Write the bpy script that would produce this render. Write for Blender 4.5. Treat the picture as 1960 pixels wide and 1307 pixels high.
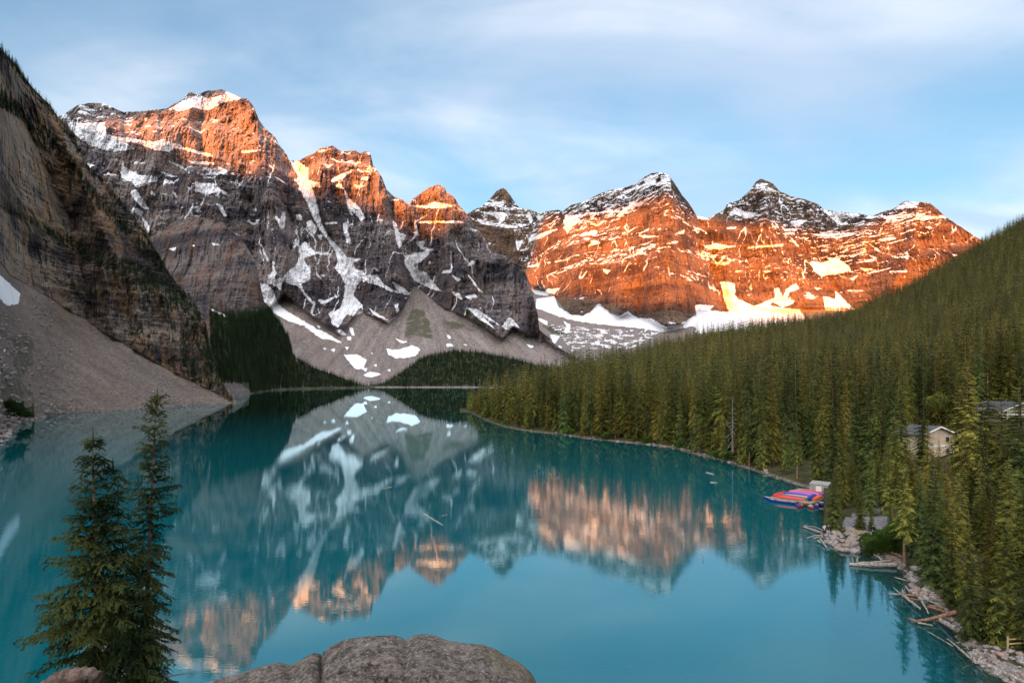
import bpy, bmesh, math, random
import numpy as np
from mathutils import Vector, Matrix, noise as mnoise
random.seed(7); rng = np.random.default_rng(7)
for o in list(bpy.data.objects): bpy.data.objects.remove(o)
scene = bpy.context.scene
col = scene.collection
# ------------------------------------------------------------------ camera
F, CX, HY, EYE = 1277.0, 980.0, 727.0, 20.0      # focal length and horizon in units of a 1960 px wide frame, eye height above the lake
cd = bpy.data.cameras.new('camera'); cam = bpy.data.objects.new('camera', cd); col.objects.link(cam)
cd.sensor_width = 36.0; cd.lens = 36.0 * F / 1960.0; cd.shift_y = (HY - 653.5) / 1960.0
cd.clip_start = 0.1; cd.clip_end = 40000
cam.location = (0, 0, EYE); cam.rotation_euler = (math.radians(90), 0, 0)
scene.camera = cam
# ------------------------------------------------------------------ light
SUN_AZ, SUN_EL = math.radians(14), math.radians(3.2)     # azimuth measured from straight behind the camera towards the left
SUN = Vector((-math.sin(SUN_AZ) * math.cos(SUN_EL), -math.cos(SUN_AZ) * math.cos(SUN_EL), math.sin(SUN_EL)))
sd = bpy.data.lights.new('sun', 'SUN'); sd.energy = 4.4; sd.angle = math.radians(0.5); sd.color = (1.0, 0.245, 0.010)
so = bpy.data.objects.new('sun', sd); col.objects.link(so)
so.rotation_euler = SUN.to_track_quat('Z', 'Y').to_euler()
scene.view_settings.view_transform = 'Standard'; scene.view_settings.look = 'None'
scene.view_settings.gamma = 1.0; scene.view_settings.use_curve_mapping = False
scene.view_settings.exposure = 2.5
scene.cycles.max_bounces = 6; scene.cycles.transparent_max_bounces = 12
scene.cycles.diffuse_bounces = 3; scene.cycles.glossy_bounces = 3
scene.cycles.caustics_reflective = False; scene.cycles.caustics_refractive = False

class NT:
    """small helper for node trees"""
    def __init__(s, tree): s.t = tree; s.t.nodes.clear()
    def n(s, kind, **kw):
        nd = s.t.nodes.new(kind)
        ins = kw.pop('ins', {})
        for k, v in kw.items(): setattr(nd, k, v)
        for k, v in ins.items():
            sock = nd.inputs[k]
            if isinstance(v, bpy.types.NodeSocket): s.t.links.new(v, sock)
            elif isinstance(v, bpy.types.Node): s.t.links.new(v.outputs[0], sock)
            else:
                if sock.type == 'RGBA' and len(v) == 3: v = (*v, 1)
                sock.default_value = v
        return nd
    def math(s, op, a, b=0.0, c=None, clamp=False):
        ins = {0: a, 1: b}
        if c is not None: ins[2] = c
        return s.n('ShaderNodeMath', operation=op, use_clamp=clamp, ins=ins).outputs[0]
    def mix(s, f, a, b, blend='MIX'):
        nd = s.t.nodes.new('ShaderNodeMix'); nd.data_type = 'RGBA'; nd.blend_type = blend
        for i, v in ((0, f), (6, a), (7, b)):
            if isinstance(v, bpy.types.Node): v = v.outputs[0]
            if isinstance(v, bpy.types.NodeSocket): s.t.links.new(v, nd.inputs[i])
            else: nd.inputs[i].default_value = (*v, 1) if i > 0 and len(v) == 3 else v
        return nd.outputs[2]
    def noise(s, vec, scale, detail=6, rough=0.6, dist=0.0):
        return s.n('ShaderNodeTexNoise', ins={'Vector': vec, 'Scale': scale, 'Detail': detail, 'Roughness': rough, 'Distortion': dist}).outputs['Fac']
    def ramp(s, f, a, b, va=0.0, vb=1.0):
        return s.n('ShaderNodeMapRange', interpolation_type='SMOOTHSTEP', ins={0: f, 1: a, 2: b, 3: va, 4: vb}).outputs[0]
    def mapping(s, vec, scale=(1, 1, 1), loc=(0, 0, 0), rot=(0, 0, 0)):
        return s.n('ShaderNodeMapping', ins={'Vector': vec, 'Scale': scale, 'Location': loc, 'Rotation': rot}).outputs[0]
    def attr(s, name): return s.n('ShaderNodeAttribute', attribute_name=name).outputs['Fac']
    def bump(s, h, strength=1.0, dist=1.0, normal=None):
        ins = {'Height': h, 'Strength': strength, 'Distance': dist}
        if normal is not None: ins['Normal'] = normal
        return s.n('ShaderNodeBump', ins=ins).outputs[0]

world = bpy.data.worlds.new('World'); scene.world = world; world.use_nodes = True
w = NT(world.node_tree)
sky = w.n('ShaderNodeTexSky', sky_type='NISHITA', sun_disc=False, sun_elevation=SUN_EL, sun_rotation=math.pi + SUN_AZ,
          altitude=1900.0, air_density=1.0, dust_density=0.3, ozone_density=2.2)
SKY_STRENGTH = 0.075
tc = w.n('ShaderNodeTexCoord').outputs['Generated']
sep = w.n('ShaderNodeSeparateXYZ', ins={0: tc})
zz = w.math('ADD', w.math('MAXIMUM', sep.outputs[2], 0.0), 0.16)
flat = w.n('ShaderNodeCombineXYZ', ins={0: w.math('DIVIDE', sep.outputs[0], zz), 1: w.math('DIVIDE', sep.outputs[1], zz), 2: 0.0})
v1 = w.mapping(flat.outputs[0], scale=(0.9, 1.0, 1), rot=(0, 0, math.radians(-28)), loc=(1.3, 0.4, 0))
n1 = w.noise(v1, 1.0, 7, 0.5, 0.8)
n2 = w.noise(w.mapping(flat.outputs[0], scale=(0.6, 1.1, 1), rot=(0, 0, math.radians(-50)), loc=(4.2, 2.0, 0)), 2.6, 7, 0.55, 0.7)
side = w.math('MULTIPLY_ADD', sep.outputs[0], 0.09, 0.02)     # more cloud to the right of the view
cf = w.ramp(w.math('ADD', w.math('MULTIPLY_ADD', n2, 0.24, w.math('MULTIPLY', n1, 0.75)), side), 0.33, 0.74, 0.16, 0.82)
bright = w.ramp(w.noise(w.mapping(flat.outputs[0], scale=(0.6, 1.2, 1), rot=(0, 0, math.radians(-60)), loc=(7.1, 1.0, 0)), 1.7, 6, 0.5, 0.4), 0.42, 0.72)
# dawn: cloud deck added overhead and brightened towards the sun to lift the ambient
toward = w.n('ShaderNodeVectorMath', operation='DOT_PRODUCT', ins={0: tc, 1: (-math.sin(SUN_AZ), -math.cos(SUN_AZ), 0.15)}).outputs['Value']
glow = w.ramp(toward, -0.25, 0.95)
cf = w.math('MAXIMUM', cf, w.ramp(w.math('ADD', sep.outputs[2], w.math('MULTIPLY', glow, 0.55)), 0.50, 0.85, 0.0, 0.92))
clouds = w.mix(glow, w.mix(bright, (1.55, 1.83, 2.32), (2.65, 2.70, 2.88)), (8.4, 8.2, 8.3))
skyc = w.mix(1.0, sky, (0.95, 1.04, 0.95), 'MULTIPLY')
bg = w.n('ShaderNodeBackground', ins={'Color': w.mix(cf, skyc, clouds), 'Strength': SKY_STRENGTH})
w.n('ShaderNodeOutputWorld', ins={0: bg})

# ------------------------------------------------------------------ numpy noise
_perm = np.random.default_rng(3).permutation(256); _perm = np.concatenate([_perm, _perm, _perm])
_g2 = np.stack([np.cos(np.arange(256) * 2.399), np.sin(np.arange(256) * 2.399)], 1)
def pn(x, y):
    xi = np.floor(x).astype(np.int64); yi = np.floor(y).astype(np.int64)
    xf = x - xi; yf = y - yi; xi &= 255; yi &= 255
    u = xf * xf * xf * (xf * (xf * 6 - 15) + 10); v = yf * yf * yf * (yf * (yf * 6 - 15) + 10)
    def g(a, b):
        k = _g2[_perm[_perm[(xi + a) & 255] + ((yi + b) & 255)]]
        return k[..., 0] * (xf - a) + k[..., 1] * (yf - b)
    return ((g(0, 0) * (1 - u) + g(1, 0) * u) * (1 - v) + (g(0, 1) * (1 - u) + g(1, 1) * u) * v) * 1.5
def fbm(x, y, o=5, r=0.5, ridged=False):
    s = np.zeros(np.broadcast(x, y).shape); a = 1.0; t = 0.0; f = 1.0
    for k in range(o):
        n = pn(x * f + 17.3 * k, y * f - 9.1 * k)
        if ridged: n = 1 - 2 * np.abs(n)
        s += a * n; t += a; a *= r; f *= 2.03
    return s / t
def inpoly(P, x, y):
    """points in polygon -> bool"""
    P = np.asarray(P, float); out = np.zeros(x.shape, bool)
    m = (x >= P[:, 0].min()) & (x <= P[:, 0].max()) & (y >= P[:, 1].min()) & (y <= P[:, 1].max())
    xs, ys = x[m], y[m]; r = np.zeros(xs.shape, bool)
    n = len(P)
    for i in range(n):
        x1, y1 = P[i]; x2, y2 = P[(i + 1) % n]
        if y1 == y2: continue
        c = ((y1 > ys) != (y2 > ys)) & (xs < (x2 - x1) * (ys - y1) / (y2 - y1) + x1)
        r ^= c
    out[m] = r
    return out
def polydist(P, x, y):
    d = np.full(x.shape, 1e9)
    for (x1, y1), (x2, y2) in zip(P[:-1], P[1:]):
        dx, dy = x2 - x1, y2 - y1; L = dx * dx + dy * dy + 1e-9
        t = np.clip(((x - x1) * dx + (y - y1) * dy) / L, 0, 1)
        d = np.minimum(d, np.hypot(x - x1 - t * dx, y - y1 - t * dy))
    return d
def pl(x, pts):
    p = np.asarray(pts, float); return np.interp(x, p[:, 0], p[:, 1])
def sstep(a, b, x):
    t = np.clip((x - a) / (b - a), 0, 1); return t * t * (3 - 2 * t)
def zm(ox, oy, s, pts): return [(ox + a / s, oy + b / s) for a, b in pts]
def world_pt(px, py, D): return ((px - CX) / F * D, D, EYE + (HY - py) / F * D)
def shore_D(py): return EYE * F / (py - HY)

# ------------------------------------------------------------------ object helpers
def tag(o, label=None, cat=None, group=None, kind=None):
    for k, v in (('label', label), ('category', cat), ('group', group), ('kind', kind)):
        if v: o[k] = v
    return o
def mesh_from(name, V, Fc, mats=(), mi=None, smooth=False):
    """V (n,3) array; Fc: (m,3|4) array or list of arrays"""
    me = bpy.data.meshes.new(name)
    V = np.asarray(V, np.float32)
    if isinstance(Fc, np.ndarray): Fc = [Fc]
    loops = np.concatenate([f.reshape(-1) for f in Fc]).astype(np.int32)
    sizes = np.concatenate([np.full(len(f), f.shape[1]) for f in Fc]).astype(np.int32)
    starts = np.concatenate([[0], np.cumsum(sizes)[:-1]]).astype(np.int32)
    me.vertices.add(len(V)); me.vertices.foreach_set('co', V.reshape(-1))
    me.loops.add(len(loops)); me.loops.foreach_set('vertex_index', loops)
    me.polygons.add(len(sizes)); me.polygons.foreach_set('loop_start', starts)
    if mi is not None: me.polygons.foreach_set('material_index', np.asarray(mi, np.int32))
    me.polygons.foreach_set('use_smooth', np.full(len(sizes), smooth))
    for m in mats: me.materials.append(m)
    me.update(calc_edges=True)
    return me
def add_attr(me, name, vals):
    a = me.attributes.new(name, 'FLOAT', 'POINT'); a.data.foreach_set('value', np.asarray(vals, np.float32).reshape(-1))
def obj(name, me, parent=None, loc=(0, 0, 0), rot=(0, 0, 0), scale=None):
    o = bpy.data.objects.new(name, me); col.objects.link(o); o.location = loc; o.rotation_euler = rot
    if scale is not None: o.scale = scale if hasattr(scale, '__len__') else (scale,) * 3
    if parent is not None: o.parent = parent
    return o
def empty(name, loc=(0, 0, 0), rz=0.0, scale=1.0):
    o = bpy.data.objects.new(name, None); col.objects.link(o); o.location = loc; o.rotation_euler = (0, 0, rz)
    o.scale = scale if hasattr(scale, '__len__') else (scale,) * 3; o.empty_display_size = 0.2
    return o
def gridfaces(nr, nc):
    i = np.arange(nr * nc).reshape(nr, nc)
    return np.stack([i[:-1, :-1], i[:-1, 1:], i[1:, 1:], i[1:, :-1]], -1).reshape(-1, 4)
class MB:
    """collects boxes, tubes and loose faces into one mesh"""
    def __init__(s): s.v = []; s.f = []
    def add(s, V, Fs):
        b = len(s.v); s.v += [tuple(p) for p in V]; s.f += [tuple(i + b for i in f) for f in Fs]; return s
    def box(s, c, size, rz=0.0, rx=0.0, ry=0.0, taper=1.0):
        M = Matrix.Translation(c) @ Matrix.Rotation(rz, 4, 'Z') @ Matrix.Rotation(ry, 4, 'Y') @ Matrix.Rotation(rx, 4, 'X')
        hx, hy, hz = (k / 2 for k in size)
        P = [M @ Vector((x * (taper if z > 0 else 1), y * (taper if z > 0 else 1), z)) for z in (-hz, hz) for x, y in ((-hx, -hy), (hx, -hy), (hx, hy), (-hx, hy))]
        return s.add(P, [(3, 2, 1, 0), (4, 5, 6, 7), (0, 1, 5, 4), (1, 2, 6, 5), (2, 3, 7, 6), (3, 0, 4, 7)])
    def tube(s, pts, rad, n=7, cap=True, wob=0.0, flat=1.0):
        pts = [Vector(p) for p in pts]; R = []
        if not hasattr(rad, '__len__'): rad = [rad] * len(pts)
        up = Vector((0.13, 0.21, 1)).normalized()
        for i, p in enumerate(pts):
            d = (pts[min(i + 1, len(pts) - 1)] - pts[max(i - 1, 0)]).normalized()
            if abs(d.dot(up)) > 0.95: u2 = Vector((1, 0.1, 0))
            else: u2 = up
            a = d.cross(u2).normalized(); b = d.cross(a).normalized()
            R.append([p + (a * math.cos(t) + b * math.sin(t) * flat) * rad[i] * (1 + wob * (random.random() - .5)) for t in (2 * math.pi * k / n for k in range(n))])
        V = [q for r in R for q in r]; Fs = []
        for i in range(len(pts) - 1):
            for k in range(n):
                Fs.append((i * n + k, i * n + (k + 1) % n, (i + 1) * n + (k + 1) % n, (i + 1) * n + k))
        if cap: Fs += [tuple(range(n))[::-1], tuple((len(pts) - 1) * n + k for k in range(n))]
        return s.add(V, Fs)
    def mesh(s, name, mat, smooth=False):
        me = bpy.data.meshes.new(name); me.from_pydata([tuple(v) for v in s.v], [], s.f)
        me.materials.append(mat)
        if smooth: me.polygons.foreach_set('use_smooth', [True] * len(me.polygons))
        me.update(); return me
    def build(s, name, mat, parent=None, smooth=False, **kw): return obj(name, s.mesh(name, mat, smooth), parent, **kw)
# ------------------------------------------------------------------ materials
def mat(name):
    m = bpy.data.materials.new(name); m.use_nodes = True; return m, NT(m.node_tree)
def pbr(t, color, rough=0.9, normal=None, spec=0.3, **kw):
    ins = {'Base Color': color, 'Roughness': rough, 'Specular IOR Level': spec}
    if normal is not None: ins['Normal'] = normal
    ins.update(kw)
    b = t.n('ShaderNodeBsdfPrincipled', ins=ins)
    t.n('ShaderNodeOutputMaterial', ins={0: b}); return b
def rock_mat(name, cdark, cmid, clight, stain=(0.3, 0.16, 0.07), stain_amt=0.0, S=1.0, scree_c=(0.245, 0.21, 0.197), snow_soft=0.12, streaks=0.6):
    """layered limestone: horizontal beds, vertical water streaks, scree, snow and turf from vertex masks"""
    m, t = mat(name)
    oc = t.n('ShaderNodeTexCoord').outputs['Object']
    warp = t.noise(t.mapping(oc, scale=(1, 1, 1)), 0.004 * S, 3, 0.5)
    bed = t.noise(t.mapping(oc, scale=(0.0012 * S, 0.0012 * S, 0.045 * S)), 1.0, 6, 0.7, 0.25)
    vert = t.noise(t.mapping(oc, scale=(0.05 * S, 0.05 * S, 0.0045 * S)), 1.0, 7, 0.68, 0.15)
    gen = t.noise(oc, 0.035 * S, 9, 0.78)
    bed2 = t.noise(t.mapping(oc, scale=(0.0008 * S, 0.0008 * S, 0.011 * S), rot=(0, 0.05, 0)), 1.0, 3, 0.5, 0.4)
    bedf = t.noise(t.mapping(oc, scale=(0.008 * S, 0.008 * S, 0.15 * S)), 1.0, 4, 0.75, 0.3)
    vertf = t.noise(t.mapping(oc, scale=(0.13 * S, 0.13 * S, 0.014 * S)), 1.0, 4, 0.75, 0.3)
    macro = t.noise(oc, 0.0035 * S, 4, 0.55, 0.5)
    k = t.math('MULTIPLY_ADD', bed, 0.45, t.math('MULTIPLY_ADD', gen, 0.30, t.math('MULTIPLY', vert, 0.22)))
    k = t.math('ADD', k, t.math('MULTIPLY_ADD', bed2, 0.55, t.math('MULTIPLY_ADD', macro, 0.60, t.math('MULTIPLY_ADD', bedf, 0.40, t.math('MULTIPLY_ADD', vertf, 0.40, -0.895)))))
    c = t.mix(t.ramp(k, 0.49, 0.565), cdark, cmid)
    c = t.mix(t.ramp(k, 0.565, 0.65), c, clight)
    if stain_amt:
        sm = t.math('MULTIPLY', t.ramp(t.noise(t.mapping(oc, scale=(1, 1, .45)), 0.012 * S, 6, 0.6, 0.4), 0.46, 0.62), stain_amt)
        c = t.mix(sm, c, stain)
    st = t.math('MULTIPLY', t.ramp(vert, 0.52, 0.62), streaks)
    c = t.mix(st, c, tuple(x * 0.35 for x in cdark))
    # scree
    sn = t.noise(oc, 0.12 * S, 10, 0.8)
    sw = t.noise(t.mapping(oc, scale=(1, 1, 0.25)), 0.012 * S, 5, 0.6, 0.3)
    sc = t.mix(t.ramp(sn, 0.42, 0.60), tuple(x * 0.6 for x in scree_c), tuple(x * 1.4 for x in scree_c))
    sc = t.mix(t.math('MULTIPLY', t.ramp(sw, 0.42, 0.62), 0.35), sc, (scree_c[0] * 1.3, scree_c[1] * 1.12, scree_c[2] * 0.95))
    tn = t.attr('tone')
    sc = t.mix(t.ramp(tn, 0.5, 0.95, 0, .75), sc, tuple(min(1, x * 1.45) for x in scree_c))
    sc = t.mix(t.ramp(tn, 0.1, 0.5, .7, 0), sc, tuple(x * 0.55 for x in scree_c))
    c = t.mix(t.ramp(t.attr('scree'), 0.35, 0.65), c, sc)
    vn = t.noise(oc, 0.03 * S, 6, 0.75)
    vmask = t.ramp(t.math('ADD', t.attr('veg'), t.math('MULTIPLY', t.math('SUBTRACT', vn, 0.5), 1.2)), 0.42, 0.62)
    c = t.mix(vmask, c, t.mix(t.ramp(vn, 0.4, 0.65), (0.055, 0.058, 0.038), (0.13, 0.125, 0.08)))
    snn = t.noise(oc, 0.06 * S, 9, 0.8)
    smask = t.ramp(t.math('ADD', t.attr('snow'), t.math('MULTIPLY', t.math('MULTIPLY', t.math('SUBTRACT', snn, 0.5), 2.4), t.math('MINIMUM', 1.0, t.math('MULTIPLY_ADD', t.math('MULTIPLY', t.attr('snow'), t.math('SUBTRACT', 1.0, t.attr('snow'))), 4.0, 0.12)))), 0.40 - snow_soft, 0.40 + snow_soft)
    dirt = t.ramp(t.noise(t.mapping(oc, scale=(1, 1, 0.4)), 0.02 * S, 6, 0.6), 0.45, 0.75)
    c = t.mix(smask, c, t.mix(dirt, (0.80, 0.80, 0.83), (0.68, 0.66, 0.67)))
    h1 = t.math('MULTIPLY_ADD', t.noise(oc, 0.05 * S, 10, 0.72), 1.0, t.math('MULTIPLY_ADD', vert, 1.0, t.math('MULTIPLY_ADD', bed, 0.9, t.math('MULTIPLY_ADD', bedf, 0.5, t.math('MULTIPLY', vertf, 0.5)))))
    inv = t.math('SUBTRACT', 1.0, t.math('MULTIPLY', smask, 0.85))
    inv = t.math('MULTIPLY', inv, t.math('MULTIPLY_ADD', t.ramp(t.attr('scree'), 0.35, 0.65), -0.75, 1.0))
    nb = t.bump(t.math('MULTIPLY', h1, inv), 1.0, 40.0 / S)
    pbr(t, c, 0.95, nb, 0.15)
    return m
M = {}
M['rock_main'] = rock_mat('mountain_rock', (0.125, 0.112, 0.138), (0.30, 0.252, 0.262), (0.50, 0.42, 0.40), (0.36, 0.25, 0.17), 0.4)
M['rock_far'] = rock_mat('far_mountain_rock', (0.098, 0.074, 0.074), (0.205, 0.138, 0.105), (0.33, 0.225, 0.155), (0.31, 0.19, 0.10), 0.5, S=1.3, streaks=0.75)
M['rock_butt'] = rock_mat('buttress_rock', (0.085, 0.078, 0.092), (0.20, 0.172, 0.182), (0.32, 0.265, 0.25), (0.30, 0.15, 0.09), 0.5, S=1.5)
M['rock_cliff'] = rock_mat('cliff_rock', (0.085, 0.076, 0.082), (0.29, 0.245, 0.228), (0.56, 0.45, 0.36), (0.55, 0.34, 0.18), 0.7, S=4.0, scree_c=(0.205, 0.168, 0.148), streaks=0.85)
def simple(name, c1, c2, scale=3.0, rough=0.85, bump=0.0, bdist=0.02, stretch=(1, 1, 1), spec=0.3, **kw):
    m, t = mat(name); oc = t.n('ShaderNodeTexCoord').outputs['Object']
    v = t.mapping(oc, scale=stretch); n = t.noise(v, scale, 7, 0.65)
    nb = t.bump(n, bump, bdist) if bump else None
    pbr(t, t.mix(t.ramp(n, 0.35, 0.65), c1, c2), rough, nb, spec, **kw)
    return m
def foliage_mat(name, cd_, cl_, tipc, hue=0.5, spread=1.15, mixed=.7):
    m, t = mat(name)
    oi = t.n('ShaderNodeObjectInfo').outputs['Random']
    oc = t.n('ShaderNodeTexCoord').outputs['Object']
    geo = t.n('ShaderNodeNewGeometry').outputs['Position']
    n = t.noise(oc, 0.9, 4, 0.6); n2 = t.noise(geo, 0.018, 4, 0.5)
    c = t.mix(t.ramp(n, 0.35, 0.65), cd_, cl_)
    c = t.mix(t.math('MULTIPLY', t.ramp(oi, 0.45, 1.0), hue), c, tipc)
    c = t.mix(t.ramp(t.math('FRACT', t.math('MULTIPLY', oi, 3.71)), 0.60, 0.66, 0, mixed), c, t.mix(t.ramp(n, .35, .65), (0.016, 0.038, 0.016), (0.075, 0.115, 0.040)))
    c = t.mix(t.math('MULTIPLY', t.ramp(n2, 0.42, 0.62), 0.35), c, tuple(x * 0.55 for x in cd_))
    hs = t.n('ShaderNodeHueSaturation', ins={'Value': t.math('MULTIPLY_ADD', t.math('FRACT', t.math('MULTIPLY', oi, 7.31)), spread, 1.0 - spread / 2), 'Color': c})
    d = t.n('ShaderNodeBsdfDiffuse', ins={'Color': hs.outputs[0]})
    tr = t.n('ShaderNodeBsdfTranslucent', ins={'Color': hs.outputs[0]})
    mx = t.n('ShaderNodeMixShader', ins={0: 0.22, 1: d, 2: tr})
    t.n('ShaderNodeOutputMaterial', ins={0: mx})
    return m
M['needles'] = foliage_mat('spruce_needles', (0.026, 0.042, 0.014), (0.24, 0.23, 0.050), (0.27, 0.19, 0.038))
M['needles_shade'] = foliage_mat('shaded_spruce_needles', (0.018, 0.030, 0.018), (0.035, 0.050, 0.026), (0.045, 0.045, 0.02), 0.4)  # darker copy of the spruce needles, deep shade put into the colour
M['needles_near'] = foliage_mat('near_spruce_needles', (0.010, 0.018, 0.008), (0.058, 0.068, 0.021), (0.07, 0.05, 0.015), 0.1, 0.1, 0.0)
M['needles_rust'] = foliage_mat('rusty_needles', (0.06, 0.05, 0.016), (0.17, 0.11, 0.03), (0.2, 0.08, 0.03), 0.5)
M['shrub'] = foliage_mat('shrub_leaves', (0.04, 0.08, 0.015), (0.11, 0.175, 0.035), (0.10, 0.15, 0.03), 0.2, 0.3, 0.0)
M['bark'] = simple('spruce_bark', (0.055, 0.038, 0.028), (0.20, 0.13, 0.085), 9, 0.95, 0.6, 0.03, (1, 1, 0.25))
M['bark_pale'] = simple('pale_bark', (0.13, 0.085, 0.055), (0.32, 0.20, 0.12), 6, 0.95, 0.4, 0.03, (1, 1, 0.25))
M['drift'] = simple('driftwood', (0.15, 0.125, 0.105), (0.42, 0.37, 0.32), 5, 0.9, 0.6, 0.03, (1, 1, 1))
M['drift_brown'] = simple('brown_driftwood', (0.12, 0.06, 0.035), (0.33, 0.19, 0.12), 5, 0.9, 0.6, 0.03)
M['plank'] = simple('dock_plank', (0.17, 0.15, 0.13), (0.34, 0.30, 0.26), 4, 0.85)
M['timber'] = simple('pale_timber', (0.30, 0.20, 0.10), (0.46, 0.33, 0.18), 5, 0.8)
M['path'] = simple('path_dirt', (0.16, 0.15, 0.15), (0.30, 0.28, 0.27), 1.2, 0.95, 0.5, 0.05)
M['siding'] = simple('beige_siding', (0.40, 0.31, 0.22), (0.50, 0.39, 0.28), 1.5, 0.8)
M['siding_grey'] = simple('olive_siding', (0.22, 0.21, 0.15), (0.30, 0.28, 0.20), 1.5, 0.8)
M['trim'] = simple('white_trim', (0.60, 0.56, 0.50), (0.72, 0.68, 0.62), 2, 0.7)
M['shingle'] = simple('grey_shingle', (0.045, 0.047, 0.055), (0.10, 0.10, 0.115), 6, 0.9)
M['glass'] = simple('window_glass', (0.02, 0.025, 0.03), (0.03, 0.035, 0.04), 2, 0.08, spec=0.6)
M['canvas'] = simple('grey_canvas', (0.22, 0.22, 0.20), (0.33, 0.32, 0.29), 3, 0.9, 0.3, 0.05)
def hull(name, c): return simple(name, tuple(x * 0.85 for x in c), c, 3, 0.35, spec=0.5)
HULLS = {'red': hull('red_hull', (0.62, 0.03, 0.03)), 'orange': hull('orange_hull', (0.80, 0.13, 0.03)), 'blue': hull('blue_hull', (0.02, 0.05, 0.34)),
         'purple': hull('purple_hull', (0.22, 0.09, 0.50)), 'teal': hull('teal_hull', (0.015, 0.13, 0.15)), 'tan': hull('tan_hull', (0.62, 0.25, 0.10)),
         'pink': hull('pink_hull', (0.50, 0.10, 0.42))}
M['hull_inside'] = simple('pale_canoe_inside', (0.42, 0.44, 0.52), (0.58, 0.60, 0.68), 3, 0.6)
M['gunwale'] = simple('gunwale', (0.10, 0.07, 0.05), (0.2, 0.14, 0.09), 3, 0.6)
def stone_mat(name, a, b, c, S=1.0):
    m, t = mat(name); oc = t.n('ShaderNodeTexCoord').outputs['Object']; oi = t.n('ShaderNodeObjectInfo').outputs['Random']
    n = t.noise(oc, 1.6 * S, 8, 0.7); f = t.noise(oc, 14 * S, 6, 0.8)
    cc = t.mix(t.ramp(n, 0.38, 0.64), a, b)
    cc = t.mix(t.math('MULTIPLY', t.ramp(oi, 0.5, 1.0), 0.7), cc, c)
    cc = t.mix(t.ramp(f, 0.5, 0.75, 0, 0.5), cc, tuple(x * 0.45 for x in a))
    pbr(t, cc, 0.9, t.bump(f, 0.5, 0.04 / S), 0.25); return m
M['stone'] = stone_mat('shore_stone', (0.15, 0.13, 0.12), (0.36, 0.32, 0.295), (0.28, 0.17, 0.12))
M['scree_stone'] = stone_mat('scree_rock', (0.10, 0.085, 0.078), (0.27, 0.235, 0.215), (0.20, 0.15, 0.12))
def boulder_mat():
    m, t = mat('lichen_boulder'); oc = t.n('ShaderNodeTexCoord').outputs['Object']
    big = t.noise(oc, 1.3, 6, 0.6, 0.3); med = t.noise(oc, 9, 8, 0.75); fine = t.noise(oc, 38, 8, 0.85)
    vein = t.noise(t.mapping(oc, scale=(1, 1, 2.2), rot=(.4, .3, .5)), 5.0, 8, 0.8, 1.5)
    vo = t.n('ShaderNodeTexVoronoi', feature='F1', ins={'Vector': oc, 'Scale': 60.0}).outputs['Distance']
    c = t.mix(t.ramp(med, 0.42, 0.60), (0.060, 0.050, 0.046), (0.19, 0.155, 0.135))
    c = t.mix(t.ramp(vein, 0.56, 0.64, 0, .7), c, (0.030, 0.026, 0.024))
    c = t.mix(t.ramp(fine, 0.51, 0.60, 0, 0.85), c, (0.36, 0.31, 0.25))
    c = t.mix(t.ramp(fine, 0.38, 0.47, 0.85, 0), c, (0.018, 0.016, 0.014))
    c = t.mix(t.math('MULTIPLY', t.ramp(big, 0.52, 0.68), 0.45), c, (0.15, 0.13, 0.06))
    c = t.mix(t.ramp(t.noise(oc, 3.1, 5, 0.6, 0.6), 0.58, 0.70, 0, 0.6), c, (0.13, 0.125, 0.13))
    h = t.math('MULTIPLY_ADD', med, 1.0, t.math('MULTIPLY', fine, 0.45))
    nb = t.bump(t.math('MULTIPLY_ADD', vo, 0.25, h), 0.9, 0.035)
    pbr(t, c, 0.92, nb, 0.2); return m
M['boulder'] = boulder_mat()
def ground_mat():
    m, t = mat('forest_floor'); oc = t.n('ShaderNodeTexCoord').outputs['Object']
    n = t.noise(oc, 0.22, 9, 0.75); f = t.noise(oc, 2.2, 7, 0.8)
    c = t.mix(t.ramp(n, 0.4, 0.62), (0.030, 0.026, 0.012), (0.060, 0.062, 0.020))
    c = t.mix(t.ramp(f, 0.52, 0.72, 0, 0.7), c, (0.14, 0.10, 0.065))
    rb = t.mix(t.ramp(f, 0.40, 0.60), (0.045, 0.035, 0.026), (0.22, 0.17, 0.13))
    c = t.mix(t.ramp(t.math('MULTIPLY_ADD', f, 0.6, t.attr('bank')), 0.6, 0.95), c, rb)
    pth = t.mix(t.ramp(f, 0.3, 0.7), (0.12, 0.115, 0.115), (0.26, 0.25, 0.25))
    c = t.mix(t.ramp(t.math('MULTIPLY_ADD', f, 0.8, t.math('MULTIPLY', t.attr('path'), .6)), 0.85, 1.0), c, pth)
    pbr(t, c, 0.95, t.bump(f, 0.6, 0.25), 0.15); return m
M['ground'] = ground_mat()
M['lakebed'] = simple('lakebed_silt', (0.06, 0.06, 0.045), (0.16, 0.15, 0.11), 0.9, 0.95)
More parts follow.
